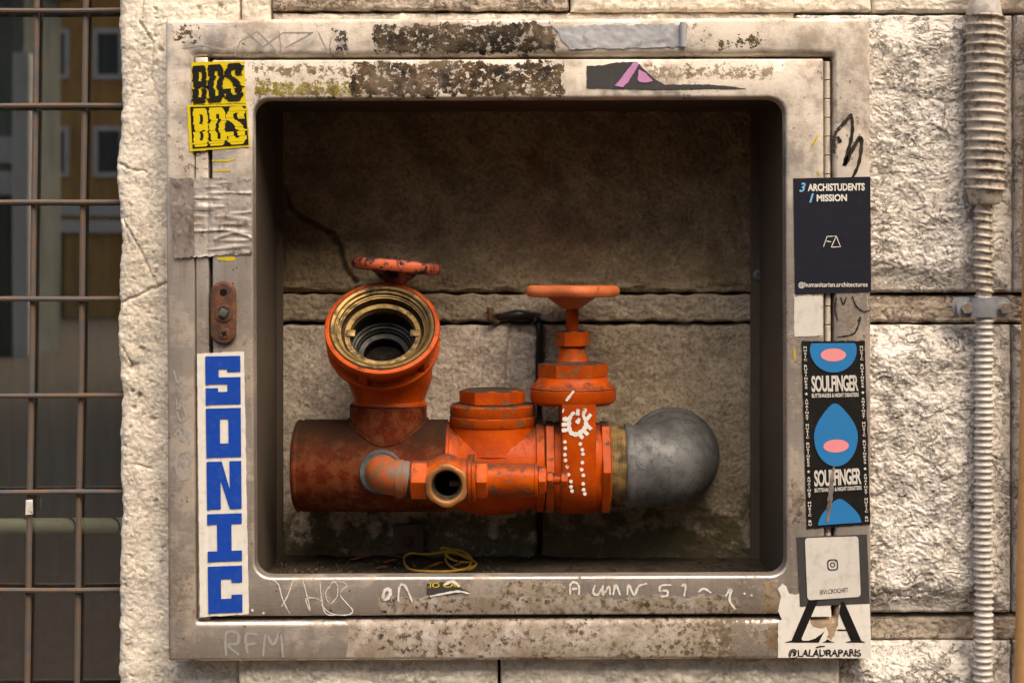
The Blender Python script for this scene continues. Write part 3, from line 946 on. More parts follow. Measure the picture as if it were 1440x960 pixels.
def h_left(X, Y, e):
    h = 5 + 2.6 * fbm(X / 80, Y / 70, 4, 61) + 0.9 * billow(X / 30, Y / 24, 3, 63) + 1.1 * fbm(X / 5, Y / 5, 3, 65, .7)
    h = h - 5 * np.exp(-(polydist(X, Y, [(719, 456), (716, 500), (712, 560), (713, 640)]) / 3.2) ** 4)
    h = h - 4 * np.exp(-(polydist(X, Y, [(732, 462), (750, 474)]) / 4) ** 4)
    return h
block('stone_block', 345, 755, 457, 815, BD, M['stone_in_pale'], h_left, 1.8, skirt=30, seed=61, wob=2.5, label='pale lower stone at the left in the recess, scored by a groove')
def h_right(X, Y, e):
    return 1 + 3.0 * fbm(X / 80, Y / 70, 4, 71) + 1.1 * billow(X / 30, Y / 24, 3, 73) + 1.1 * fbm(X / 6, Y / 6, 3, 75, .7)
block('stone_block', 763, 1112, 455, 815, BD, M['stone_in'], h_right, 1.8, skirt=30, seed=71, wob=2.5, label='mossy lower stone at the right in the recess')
v, f = pxbox(320, 1140, 80, 850, BD + 22, BD + 45)
mesh_obj('mortar_bed', v, f, M['mortar'], wall, smooth=0)

# ------------------------------------------------------------------ barred window at the left
win = thing('window', W(-270, 960, 190), 'dark shop window behind rusty bars left of the stone jamb', 'window')
GD = 92
a0, b0 = W(-690, 1400, GD), W(190, -404, GD)
v = [(a0.x, GD * S, a0.z), (b0.x, GD * S, a0.z), (b0.x, GD * S, b0.z), (a0.x, GD * S, b0.z)]
mesh_obj('glass_pane', v, [(0, 1, 2, 3)], M['glass'], win, smooth=0)
# room behind
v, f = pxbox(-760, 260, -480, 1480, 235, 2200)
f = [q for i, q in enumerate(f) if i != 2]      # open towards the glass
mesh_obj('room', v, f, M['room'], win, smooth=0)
def folds(name, x0, x1, y0, y1, d, amp, per, mat, seed):
    nx, ny = 160, 24
    gx, gy = np.meshgrid(np.linspace(x0, x1, nx), np.linspace(y0, y1, ny), indexing='ij')
    P = Wn(gx, gy, d)
    P[..., 1] += S * amp * (np.sin(gx / per + 2.5 * perlin(gx / 60, gy / 700, seed)) + 0.7 * perlin(gx / 14, gy / 300, seed + 2))
    return mesh_obj(name, P.reshape(-1, 3), grid_faces(nx, ny), mat, win, smooth=180)
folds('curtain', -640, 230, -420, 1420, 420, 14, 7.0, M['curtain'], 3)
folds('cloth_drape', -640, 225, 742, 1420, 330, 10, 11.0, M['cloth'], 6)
rl = thing('curtain_rail', W(60, 742, 285), 'pale greenish rail with rings across the dark window', 'rail')
v, f = tube_vf([W(-600, 742, 285), W(235, 738, 285)], 11 * K(285), 16)
mesh_obj('rod', v, f, M['rail'], rl, smooth=40)
for x in (-110, -40, 30, 92, 154):
    pts = [W(x + 16 * math.cos(t) * .9, 741 + 15 * math.sin(t), 285 - 14 * math.cos(t)) for t in np.linspace(0, 2 * math.pi, 20)[:-1]]
    tube('ring', pts, 1.5 * K(285), M['brass_dark'], rl, 6, closed=True)

gr = thing('window_grille', W(-270, 960, 75), 'grille of crossed rusty iron bars over the left window', 'window grille')
for i in range(10):
    xt, xb = 121 - 69 * i, 108 - 69.5 * i
    pts = [W(xt + (xb - xt) * q + 0.8 * perlin(q * 6, i * 3.3), -400 + 1800 * q + 0, 84) for q in np.linspace(0, 1, 24)]
    # bars lean slightly: the drift per height matches the two in view
    pts = [W(xt + (xb - xt) * ((-400 + 1800 * q) / 960) + 0.7 * float(perlin(q * 9, i * 3.3)), -400 + 1800 * q, 84) for q in np.linspace(0, 1, 24)]
    tube('vertical_bar', pts, 4.3 * K(84), M['bar'], gr, 8)
for i, y in enumerate([-257, -121, 15, 149, 284, 420, 556, 692, 829, 966, 1102, 1238, 1370]):
    pts = [W(x, y + 1.2 * float(perlin(x / 160, i * 2.1)) + (x - 80) * -0.004, 76.5) for x in np.linspace(-712, 186, 24)]
    tube('horizontal_bar', pts, 3.6 * K(76), M['bar'], gr, 8)
v, f = pxbox(36, 46, 704, 721, 74, 75)
v = [p + Vector((0, 0.001 * math.sin(i * 2.3), 0.002 * math.cos(i * 1.7))) for i, p in enumerate(v)]
tag(mesh_obj('paper_scrap', v, f, M['p_offwhite'], smooth=0), 'scrap of white paper stuck on a window bar', 'paper scrap')
# ------------------------------------------------------------------ steel cabinet
cab = thing('hydrant_cabinet', W(728, 930, 20), 'dented stainless steel wall cabinet with an open door frame around the red valve', 'cabinet')
# outer frame
L0, R0, T0, B0 = 232, 1224, 27, 930
def fr(o, il, ir, it, ib, d, rad):
    "ring between the outside (o=0) and the inner rim (o=1)"
    return rr_ring(L0 + (il - L0) * o, R0 + (ir - R0) * o, T0 + (it - T0) * o, B0 + (ib - B0) * o, rad, d, 6)
IL, IR, IT, IB = 273, 1172, 80, 872
rings = [rr_ring(L0 + 3, R0 - 3, T0 + 3, B0 - 3, 3, 60), rr_ring(L0, R0, T0, B0, 4, 56), rr_ring(L0, R0, T0, B0, 4, 6),
         rr_ring(L0 + .8, R0 - .8, T0 + .8, B0 - .8, 4, 3), rr_ring(L0 + 3, R0 - 3, T0 + 3, B0 - 3, 4, .8), rr_ring(L0 + 6, R0 - 6, T0 + 6, B0 - 6, 4, 0)]
for o, d in ((10, 0), (6, 1.0), (3.5, 2.8), (1.5, 5.5), (.4, 9), (0, 13), (0, 40)):
    rings.append(rr_ring(IL - o * .5, IR + o * .6, IT - o, IB + o, 4 + o * .4, d))
v, f = loft(rings)
def dent(vs, amp=0.8):
    return [p + Vector((0, amp * S * float(perlin(p.x * 11, p.z * 11, 3)), 0)) for p in vs]
mesh_obj('outer_frame', v, f, M['steel'], cab, smooth=50)
# narrow lock-side strip and bottom of the gap
def tbox(x0, x1, y0, y1, d0, d1):
    v, f = pxbox(x0, x1, y0, y1, d0, d1)
    out = []
    for p in v:
        x, y = p.x / S + 720, 480 - (p.z - CZ) / S
        # flat boxes are laid out on the front plane, then hung with the cabinet
        k = (D + d0) / D
        x, y = 720 + (x - 720) / k, HY + (y - HY) / k
        x, y = tilt(x, y)
        out.append(Vector(((x - 720) * S, p.y, CZ + (480 - y) * S)))
    return out, f
v, f = tbox(273.6, 291.5, 80.5, 871.5, 2.5, 38); v, f = bevelled(v, f, .0011)
mesh_obj('lock_strip', v, f, M['steel'], cab, smooth=40)
mb = MB()
mb.add(*tbox(290, 300, 79, 873, 22, 38)); mb.add(*tbox(1156, 1174, 79, 873, 20, 38)); mb.add(*tbox(300, 1156, 74, 88, 24, 38)); mb.add(*tbox(300, 1156, 862, 876, 24, 38))
mb.build('gap_liner', M['groove'], cab, smooth=0)
# door: a flat frame with a rounded opening
DL, DR, DT, DB = 297, 1158, 84.5, 866.5
OL, OR, OT, OB = 354.5, 1104.5, 139.5, 812
rings = [rr_ring(DL, DR, DT, DB, 3, 23, 8), rr_ring(DL, DR, DT, DB, 3, 3, 8), rr_ring(DL + .8, DR - .8, DT + .8, DB - .8, 3, .9, 8), rr_ring(DL + 2.6, DR - 2.6, DT + 2.6, DB - 2.6, 3, 0, 8)]
for o, d in ((5, 0), (2.8, .4), (1.1, 1.6), (.2, 3.4), (0, 6), (0, 25)):
    rings.append(rr_ring(OL - o, OR + o, OT - o, OB + o, 23 + o, d, 8))
rings.append(rr_ring(OL - 6, OR + 6, OT - 6, OB + 6, 23, 25, 8))
rings.append(rr_ring(DL + 8, DR - 8, DT + 8, DB - 8, 3, 23, 8))
v, f = loft(rings)
mesh_obj('door_frame', v, f, M['steel'], cab, smooth=50)
# hinge
hb = MB(); hb.add(*tbox(1159.5, 1170.5, 86, 866, 15, 19))
hinge = hb.build('hinge', M['steel'], cab, smooth=0)
kn0 = None
ys = np.arange(88, 862, 26.6)
for i, y in enumerate(ys):
    X, Y = tilt(1164.8, y)
    if kn0 is None:
        o = Vector(((X - 720) * S, 9 * S, CZ + (480 - Y) * S))
        v, f = lathe_vf([(0, 0), (0, 3.6), (.6, 4.4), (24.6, 4.4), (25.2, 3.6), (25.2, 0)], o, (0, 0, -1), S, 14)
        kn0 = mesh_obj('knuckle', v, f, M['steel'], hinge)
        k0 = (X, Y)
    else:
        c = kn0.copy(); col.objects.link(c); c.parent = hinge
        c.location = ((X - k0[0]) * S, 0, -(Y - k0[1]) * S)
# box behind the door
FZ = 352.0     # floor of the box below the lens, in pixels on the front plane
def slab(x0, x1, z0, z1, d0, d1):
    "absolute box: x, z in front-plane pixels, no perspective"
    v = [Vector(((x - 720) * S, d * S, CZ + (480 - z) * S)) for x in (x0, x1) for d in (d0, d1) for z in (z0, z1)]
    return v, [(0, 1, 3, 2), (4, 6, 7, 5), (0, 4, 5, 1), (2, 3, 7, 6), (0, 2, 6, 4), (1, 5, 7, 3)]
for x0, x1 in ((346, 352.5), (1107, 1113)):
    v, f = slab(x0, x1, 128, 850, 26, 238)
    mesh_obj('side_panel', v, f, M['dark_steel'], cab, smooth=0)
v, f = slab(352.6, 1106.9, 124, 130, 26, 238)
mesh_obj('top_panel', v, f, M['dark_steel'], cab, smooth=0)
v, f = slab(352.6, 1106.9, 480 + FZ, 480 + FZ + 8, 26, 238)
mesh_obj('floor_panel', v, f, M['dark_steel'], cab, smooth=0)
# silt sheet lying on the floor of the box
nx, ny = 150, 44
gx, gd = np.meshgrid(np.linspace(353.5, 1106, nx), np.linspace(28, 236, ny), indexing='ij')
hz = 1.2 + 2.2 * np.clip(fbm(gx / 60, gd / 40, 4, 81), -.3, 1) + 1.0 * np.abs(perlin(gx / 8, gd / 8, 83)) + 5 * sstep(gd, 150, 236) * (0.5 + fbm(gx / 50, gd / 50, 2, 85)) * (gx < 780)
V = np.stack([(gx - 720) * S, gd * S, CZ - (FZ - hz) * S], -1).reshape(-1, 3)
o = mesh_obj('silt_layer', V, grid_faces(nx, ny), M['floor_dirt'], None, smooth=180)
tag(o, kind='stuff')
# back flange: four dark strips facing out, screwed to the stone
for nm, (x0, x1, y0, y1) in {'a': (345, 398, 150, 815), 'b': (1055.5, 1112, 150, 815), 'c': (345, 1112, 118, 152.5)}.items():
    v, f = pxbox(x0, x1, y0, y1, 222, 226)
    if nm == 'c':
        v, f = pxbox(345, 1112, 118, 152.5, 220, 224)
    v, f = bevelled(v, f, .0006, 1)
    fl = mesh_obj('back_flange', v, f, M['dark_steel'], cab, smooth=30)
    if nm == 'b':
        fb = fl
lathe('screw', [(0, 0), (0, 8), (2.0, 7.4), (3.2, 5.5), (3.2, 2.2), (1.4, 2.0), (1.4, 0)], W(1066, 387, 222), (0, -1, 0), K(222), M['galv'], fb, 24)
# latch plate with spindle
def cap(l, r, t, b, d):
    return rr_ring(l, r, t, b, (r - l) / 2 - .01, d, 10, tl=False)
v, f = loft([cap(297, 332.5, 395, 485, 1), cap(297, 332.5, 395, 485, -4), cap(298, 331.5, 396, 484, -5.6), cap(301, 328.5, 399, 481, -6.4)], cap1=True)
lp = mesh_obj('latch_plate', v, f, M['rust'], cab, smooth=45)
lathe('keyhole', [(0, 0), (0, 5), (.4, 5), (.4, 0)], W(314, 411, -6.5), (0, -1, 0), S, M['bore'], lp, 20)
lathe('spindle_collar', [(0, 0), (0, 13), (1.6, 12.6), (2, 9), (0.9, 8.5), (.9, 0)], W(314.5, 440, -6.3), (0, -1, 0), S, M['dark_thread'], lp, 28)
v, f = box_vf(W(314.5, 440, -9), (5.2 * S, 4 * S, 5.2 * S), Matrix.Rotation(.5, 3, 'Y')); v, f = bevelled(v, f, .0005)
mesh_obj('square_spindle', v, f, M['galv'], lp, smooth=30)
lathe('latch_screw', [(0, 0), (0, 8), (1.2, 7.6), (1.8, 5), (1.8, 0)], W(315.5, 469, -6.3), (0, -1, 0), S, M['rust'], lp, 24)
mb = MB()
mb.add(*box_vf(W(315.5, 469, -8.3), (4.4 * S, .4 * S, .9 * S), Matrix.Rotation(.6, 3, 'Y'))); mb.add(*box_vf(W(315.5, 469, -8.35), (.9 * S, .4 * S, 4.4 * S), Matrix.Rotation(.6, 3, 'Y')))
mb.build('screw_slot', M['bore'], lp, smooth=0)
# bracket low on the back wall
br = thing('wall_bracket', W(574, 776, 224), 'small dark steel bracket with a bolt low on the back stone under the valve', 'bracket')
v, f = pxbox(553, 596, 737, 779, 222, 230); v, f = bevelled(v, f, .001)
mesh_obj('plate', v, f, M['dark_steel'], br, smooth=30)
lathe('bolt', [(0, 0), (0, 10), (1.6, 10), (2, 6), (5, 5.5), (5.6, 4), (5.6, 0)], W(573, 760, 222), (0, -1, 0), K(222), M['dark_thread'], br, 20)

# ------------------------------------------------------------------ the hydrant valve
AX = 140.0                    # depth of the main pipe's axis
k = K(AX)
EX, EZ, EY = (1, 0, 0), (0, 0, 1), (0, -1, 0)
hv = thing('hydrant_valve', W(700, 725, AX), 'orange and red fire hydrant valve assembly with brass outlet inside the steel cabinet', 'hydrant')
# left: dull red supply drum with a welded branch
lathe('supply_pipe', [(0, 0), (.8, 40), (2, 57), (4.5, 62.5), (8, 64.5), (10.5, 63), (12, 63), (14, 64.3), (215, 64.3), (215, 0)], W(414, 654, AX), EX, k, M['oxide'], hv, 72)
v, f = lathe_vf([(0, 54), (84, 54), (86.5, 52), (86.5, 0)], W(546, 654, AX), EZ, k, 64)
branch = mesh_obj('branch_pipe', v, f, M['oxide'], hv)
pts = []
for i in range(64):      # weld bead where branch meets drum
    th = 2 * math.pi * i / 64
    dx, dy = 54.5 * math.cos(th), 54.5 * math.sin(th)
    z = math.sqrt(max(0, 64.3 ** 2 - dy ** 2))
    pts.append(W(546, 654, AX) + Vector((dx * k, dy * k, (z + .5) * k)))
tube('weld_bead', pts, 2.6 * k, M['oxide'], branch, 8, closed=True)
# angle valve bowl
bowl_vf = lathe_vf([(0, 0), (0, 50), (3, 51.5), (8, 51.5), (11, 49.5), (15, 50), (22, 52.5), (28, 55), (36, 58), (44, 60), (51, 60), (58, 59), (64, 56), (70, 50), (74, 40), (76, 30), (77, 20), (78, 0)], W(548, 574, AX), EZ, k, 96)
# outlet coupling: axis towards the street and up
ca = Vector((0.03, -0.775, 0.632)).normalized()
CD = 75.0
kc = K(CD)
C0 = W(537.5, 459, CD)
cpl = lathe('outlet_coupling', [(-86, 0), (-84, 44), (-70, 60), (-56, 67), (-47, 69), (-46, 78), (-44, 80.5), (-38, 80.8), (-36.5, 79), (-36, 71), (-15, 71), (-14.5, 79.5), (-12, 81), (-2.5, 81.3), (-.6, 80.3), (0, 78.5), (0, 74.6), (-3, 73.8), (-3, 70)], C0, ca, kc, M['orange'], hv, 96)
a_, u_, w_ = frame_axes(ca)
keep = []
for q in bowl_vf[1]:      # the bowl is open where the outlet is bored into it
    m_ = sum((Vector(bowl_vf[0][i]) for i in q), Vector()) / len(q) - C0
    t_ = m_.dot(ca)
    if (m_ - ca * t_).length < 50 * kc and t_ > -88 * kc: continue
    keep.append(q)
mesh_obj('valve_bowl', bowl_vf[0], keep, M['orange'], hv)
for j, ang in enumerate((35, 107, 179, 251, 323)):
    e = u_ * math.cos(R(ang)) + w_ * math.sin(R(ang))
    rot = Matrix((e, a_, e.cross(a_))).transposed()
    v, f = box_vf(C0 + a_ * (-25.5 * kc) + e * (73.5 * kc), (5.5 * kc, 12 * kc, 6 * kc), rot); v, f = bevelled(v, f, .0008)
    mesh_obj('rib', v, f, M['orange'], cpl, smooth=30)
brr = lathe('outlet_ring', [(-5, 74), (.6, 73.2), (1.4, 72), (1.2, 68.5), (.2, 67.2), (-3, 66.8), (-3.6, 65.5), (-2.4, 64.5), (-3, 62.8), (-7, 62.2), (-7.4, 60.5), (-9.5, 60), (-9.8, 58.5), (-12, 58.5)], C0, ca, kc, M['brass'], hv, 96)
lathe('outlet_seat', [(-12, 58.7), (-23, 58.7), (-25, 56), (-24, 48), (-24, 45.5)], C0, ca, kc, M['brass_dark'], hv, 96)
ir = lathe('inner_ring', [(-24, 55), (-18.5, 54.6), (-17.6, 53.6), (-17.6, 47.4), (-18.4, 46.4), (-30, 46.2)], C0, ca, kc, M['brass'], hv, 96)
for s_, dz in ((1, 4), (-1, 7)):
    e = (u_ * s_ + w_ * 0.02).normalized()
    rot = Matrix((e, a_, e.cross(a_))).transposed()
    v, f = box_vf(C0 + a_ * (-18 * kc) + e * (45 * kc), (6.5 * kc, 2.6 * kc, 6 * kc), rot); v, f = bevelled(v, f, .001)
    mesh_obj('lug', v, f, M['brass'], ir, smooth=30)
lathe('outlet_throat', [(-29, 46.3), (-52, 46.3), (-53, 43.5), (-56, 43), (-57, 40), (-60, 39.5), (-62, 37), (-66, 36.5), (-68, 30), (-71, 29)], C0, ca, kc, M['bore_ring'], hv, 80)
lathe('outlet_bore', [(-70, 29.5), (-84, 29), (-84.5, 0)], C0, ca, kc, M['bore'], hv, 48)

def handwheel(name, o, axis, kk, rr, mat, parent, phase):
    prof = [(-33, 0), (-33, 14), (-31, 15.5), (-17, rr * .52), (-15.5, rr * .78), (-16.6, rr * .86), (-15.5, rr * .95), (-11, rr), (-6, rr), (-2, rr * .97), (0, rr * .9), (-1, rr * .8), (-6, rr * .72), (-9, rr * .4), (-6, 16), (-2, 13), (-2, 0)]
    def lob(th, t, r):
        return 1 + (0.065 * math.cos(5 * th + phase) - .03) if r > rr * .5 else 1.0
    return lathe(name, prof, o, axis, kk, mat, parent, 90, rmod=lob, smooth=40)
# rear handwheel above and behind the outlet
wax = Vector((-0.10, 0.03, 1)).normalized()
handwheel('rear_handwheel', W(557, 366, 158), (0.085, 0.02, 1), K(158), 63, M['salmon_chipped'], hv, 1.2)['label'] = 'faded handwheel with black chips on its rim, behind the outlet'
lathe('rear_stem', [(-78, 11), (-30, 11), (-30, 0)], W(557, 366, 158), (0.085, 0.02, 1), K(158), M['orange'], hv, 20)

# check valve body
def body_prof(r0):
    return [(0, 0), (0, 61), (2, 62.5), (7, 62.5), (8.5, 59), (14, 58), (26, 61), (46, 66), (70, 68), (94, 66), (112, 61), (124, 58.5), (128, 59), (129, 63), (139, 63), (140, 61), (140, 0)]
cvb = lathe('check_valve_body', body_prof(0), W(625, 656, AX), EX, k, M['orange'], hv, 72)
lathe('valve_neck', [(0, 50), (20, 66), (34, 62), (46, 59.6), (58, 59), (58, 0)], W(693.5, 655, AX), EZ, k, M['orange'], cvb, 72)
cov = lathe('cover_ring', [(0, 58), (0, 60), (1.2, 60.8), (12, 60.8), (13.5, 59.4), (15, 60.2), (27, 60.2), (29.5, 58), (30, 40), (30, 0)], W(693, 597, AX), EZ, k, M['orange_worn'], hv, 72)
hexnut('hex_cap', 29, 50, 46, W(692, 597, AX), EZ, k, M['orange_dusty'], hv)
v, f = pxbox(718, 745, 600, 611, 86, 92)
# bypass line in front
BDp = 36.0
kb = K(BDp)
o0 = W(500, 673, BDp)
def BX(px, py=673): return W(px, py, BDp)
elb = lathe('bypass_elbow_collar', [(0, 22), (0, 29.5), (2, 31.5), (13, 31.5), (17, 29), (17, 0)], W(537, 662, 84), EY, K(70), M['galv'], hv, 40)
pts = [W(538, 664, 84)] + [W(538 + 26 * (1 - math.cos(t)), 664 + 8 * math.sin(t), 62 - 27 * math.sin(t)) for t in np.linspace(0, math.pi / 2, 9)] + [W(573, 673, 36)]
tube('bypass_elbow', pts, [25 * kb] * (len(pts) - 1) + [25 * kb], M['half_rust'], elb, 32)
lathe('elbow_bead', [(0, 24), (1, 26.6), (10, 26.8), (11, 25), (11, 0)], BX(557), EX, kb, M['half_rust'], elb, 40)
lathe('threaded_collar', [(0, 22)] + [(i * 2 + d_, 23.6 + (i_ * 1.2)) for i in range(6) for d_, i_ in ((0, 0), (1, 1))] + [(12, 20)], BX(568), EX, kb, M['dark_thread'], hv, 36)
hexnut('union_nut', 0, 25, 29, BX(578, 674), EX, kb, M['bypass'], hv)
def bored(vf):
    "leaves out the faces where the spout is bored through"
    v, f = vf
    c = W(628, 683, 4)
    keep = []
    for q in f:
        m_ = sum((Vector(v[i]) for i in q), Vector()) / len(q)
        if math.hypot(m_.x - c.x, m_.z - c.z) < 25 * S and m_.y < 40 * S: continue
        keep.append(q)
    return v, keep
v, f = bored(lathe_vf([(0, 20), (0, 25), (6, 27)] + [(6 + i * 1.6, 27 + 8 * math.sin(math.pi * min(1, i / 26))) for i in range(1, 26)] + [(50, 29), (52, 29), (58, 29), (58, 0)], BX(601, 673), EX, kb, 96))
mesh_obj('tee_body', v, f, M['bypass'], hv)
def ohex(th, t, r):
    x = ((th + .52) % (math.pi / 3)) - math.pi / 6
    return min(1.0, 0.945 / math.cos(x)) if r > 25 else 1.0
lathe('tee_spout', [(-32, 23), (-30, 27), (-8, 27.5), (-6, 28.5), (-5.9, 24)], W(628, 682, -2 + 8), EY, K(6), M['bypass'], hv, 48)
sp = lathe('tee_outlet', [(-8, 27), (-7, 30.5), (-1.4, 30.5), (-.2, 28.6), (0, 26.5), (0, 23.4), (-.8, 22.2), (-4, 21.6), (-5, 21)], W(628, 683, 4), EY, K(4), M['brass_dull'], hv, 60, rmod=ohex)
lathe('outlet_bushing', [(-4, 21.8), (-6, 20.6), (-12, 20.6), (-13, 19), (-20, 19), (-21, 17.5), (-24, 17.5)], W(628, 683, 4), EY, K(4), M['brass_dark'], sp, 48)
lathe('outlet_hollow', [(-23, 18), (-52, 17.6), (-52.5, 0)], W(628, 683, 4), EY, K(4), M['bore'], sp, 40)
v, f = pxbox(632, 645, 676, 683, 26, 34)
mesh_obj('inner_stem', v, f, M['brass_dark'], sp, smooth=0)
lathe('joint_disc', [(0, 0), (0, 32), (1.5, 33.5), (5.2, 33.5), (6, 31.5), (6.8, 33), (10.5, 33), (12, 31), (12, 0)], BX(657.5, 672), EX, kb, M['orange_worn'], hv, 56)
hexnut('bypass_nut', 0, 18, 27.5, BX(668.5, 674), EX, kb, M['bypass'], hv)
lathe('bypass_pipe', [(0, 20), (0, 22.8), (66, 22.8), (67, 24), (70.5, 24), (71, 22), (71, 0)], BX(685, 674), EX, kb, M['bypass'], hv, 44)
hexnut('packing_nut', 0, 12.5, 20.5, BX(755.5, 674), EX, kb, M['bypass'], hv)
lathe('adjuster_rod', [(0, 7.5), (12, 6.5), (31, 6.5), (31, 0)], BX(766, 674), EX, kb, M['orange_worn'], hv, 20)
hexnut('lock_nut', 0, 8.5, 11.5, BX(769, 674), EX, kb, M['orange_worn'], hv, ch=1.2)
hexnut('end_nut', 0, 9.5, 12, BX(788.5, 674.5), EX, kb, M['orange_worn'], hv, ch=1.2)

# gate valve
GX = 806
gb = MB()
outl = []
for i in range(25):
    th = math.pi * i / 24
    outl.append((66 * math.cos(th), -66 * math.sin(th)))       # (depth, height)
outl = [(66, 92)] + outl + [(-66, 92)]
def ring_at(x, sc):
    c = W(GX + 5 + 0, 655, AX)
    return [c + Vector((x * k, dd * sc * k, hh * (sc if hh < 0 else 1) * k)) for dd, hh in outl]
v, f = loft([ring_at(-23.5, .93), ring_at(-22.6, .985), ring_at(-20.5, 1.0), ring_at(20.5, 1.0), ring_at(22.6, .985), ring_at(23.5, .93)], cap0=True, cap1=True)
gbody = mesh_obj('gate_body', v, f, M['orange'], hv, smooth=40)
lathe('gate_shoulder', [(0, 0), (0, 57), (3, 61), (10, 62), (24, 64.5), (46, 64.5), (62, 62), (68, 60), (72, 56), (72, 0)], W(776, 655, AX), EX, k, M['orange'], gbody, 64)
hexnut('gate_end_hex', 0, 15, 68.5, W(765, 655, AX), EX, k, M['orange_worn'], hv, ch=2.5)
hexnut('gate_end_hex', 0, 15, 68.5, W(842, 655, AX), EX, k, M['orange_worn'], hv, ch=2.5)
lathe('gap_seal', [(0, 60), (6, 60), (6, 0)], W(761, 655, AX), EX, k, M['bore'], hv, 48)
bn = lathe('bonnet_flange', [(0, 0), (0, 52), (3, 58), (6.5, 60), (21, 60), (22, 59), (22.6, 57.6), (23.4, 59.4), (24.6, 59), (28, 54), (34, 50.5), (36, 49), (39, 48.5), (40, 0)], W(805.5, 568, AX), EZ, k, M['orange'], hv, 72)
hexnut('bonnet_hex', 0, 20, 49, W(805.5, 530, AX), EZ, k, M['orange_worn'], hv, ch=1.5)
lathe('bonnet_neck', [(0, 32), (2, 29), (5, 22), (9, 20), (22, 19.2), (23, 18), (24.5, 17.4), (25.5, 19.6), (27, 19.6), (28, 0)], W(805, 512, AX), EZ, k, M['orange_worn'], hv, 48)
hexnut('gland_nut', 0, 22, 24.5, W(805.5, 487, AX), EZ, k, M['orange_worn'], hv, ch=1.6)
lathe('stem', [(0, 9), (40, 9), (40, 0)], W(804.5, 467, AX), EZ, k, M['orange'], hv, 24)
handwheel('front_handwheel', W(803, 401, AX - 4), (0, 0.0, 1), k, 66, M['salmon'], hv, 4.0)['label'] = 'sun-faded handwheel on the upright stem'
# white dots and a scrawled sun painted on the gate
def disc(mb, px, py, r, d, n=9):
    c = W(px, py, d)
    kk = K(d)
    vs = [c]
    for i in range(n):
        th = 2 * math.pi * i / n
        q = r * (1 + .07 * math.sin(3 * th + px))
        vs.append(c + Vector((math.cos(th) * q * kk, 0, math.sin(th) * q * kk)))
    mb.add(vs, [(0, 1 + i, 1 + (i + 1) % n) for i in range(n)])
def stroke(mb, pts, w, d, n=5, taper=.7, straight=False):
    "ribbon of paint along photo points; d: depth or function of (x, y)"
    if straight and len(pts) > 2:
        for a, b in zip(pts[:-1], pts[1:]): stroke(mb, [a, b], w, d, n, taper)
        return
    P = catmull([np.array(p, float) for p in pts], n) if len(pts) > 2 else [np.array(pts[0], float) + (np.array(pts[1], float) - np.array(pts[0], float)) * t for t in np.linspace(0, 1, 4)]
    m = len(P)
    vs = []
    for i in range(m):
        t = P[min(i + 1, m - 1)] - P[max(i - 1, 0)]
        t = t / (np.hypot(*t) + 1e-6)
        nrm = np.array((-t[1], t[0]))
        ww = w * .5 * (taper + (1 - taper) * math.sin(math.pi * min(1, max(0, i / (m - 1))))) * (1 + .22 * math.sin(i * 1.9 + pts[0][0]))
        for s_ in (-1, 1):
            q = P[i] + nrm * ww * s_
            dd = d(q[0], q[1]) if callable(d) else d
            vs.append(W(q[0], q[1], dd))
    mb.add(vs, [(2 * i, 2 * i + 1, 2 * i + 3, 2 * i + 2) for i in range(m - 1)])
fd = AX - 66 * 1.0 * k / S - .6
mb = MB()
for (x, y) in [(794.5, 621), (795, 630), (794.5, 639), (795.3, 647), (798, 656), (799.5, 667), (803, 676.5), (803, 684), (804.5, 690), (816, 624), (819, 632), (819.8, 638), (819, 650), (818, 660), (820.3, 668), (820.2, 680), (820.8, 688), (822.5, 694)]:
    disc(mb, x, y, 2.7, fd)
for p in ([(808, 579), (802, 586), (800, 598), (803, 608), (812, 610), (822, 602), (824, 592), (820, 584)],):
    stroke(mb, p, 6.2, fd - .15)
for p in ([(802, 589), (791, 589)], [(801, 596), (790, 597)], [(801, 604), (790, 605)], [(812, 584), (813, 575)], [(820, 584), (823, 574)], [(825, 590), (831, 582)], [(825, 597), (832, 604)], [(819, 604), (827, 611)], [(813, 609), (820, 616)], [(811, 595), (815, 588)], [(791, 577), (793, 577.5)]):
    stroke(mb, p, 6.0, fd - .3)
def bonnet_d(x, y):
    dx = (x - 805.5)
    return AX - (math.sqrt(max(0, 60.3 ** 2 - dx * dx)) + .4) * k / S
stroke(mb, [(807, 549.5), (796, 563.5)], 4, bonnet_d)
stroke(mb, [(825, 556), (829, 556), (831, 564)], 4, bonnet_d)
tag(mb.build('paint_marks', M['white_paint'], hv, smooth=0), kind='stuff')
# threaded nipple and galvanised elbow on the right
prof = [(0, 0), (0, 50)]
for i in range(12):
    t = i * 2.1
    rr_ = 56.5 if i not in (3, 4, 5, 6) else 57.4
    prof += [(t, rr_ - .9), (t + 1.05, rr_)]
prof += [(26, 55), (26, 0)]
lathe('threaded_nipple', prof, W(856, 655, AX), EX, k, M['thread'], hv, 64)
pts = [W(880, 655, AX), W(898, 655, AX)] + [W(918, 655, AX) + Vector((36 * math.sin(t) * k, 36 * (1 - math.cos(t)) * k, 4.5 * (t / 1.57) ** 2 * k)) for t in np.linspace(0, math.pi / 2, 14)] + [W(918, 655, AX) + Vector((36 * k, q_ * k, 5 * k)) for q_ in (48, 60, 92)]
el = tube('pipe_elbow', pts, [57.5 * k, 57.5 * k] + [(58 + 2.5 * (i / 13) ** 2) * k for i in range(14)] + [62.5 * k, 66.5 * k, 67 * k], M['galv'], hv, 72, smooth=60)
lathe('elbow_lip', [(0, 52), (0, 58.6), (2, 59.8), (8, 59.8), (12, 58)], W(878, 655, AX), EX, k, M['galv'], el, 64)
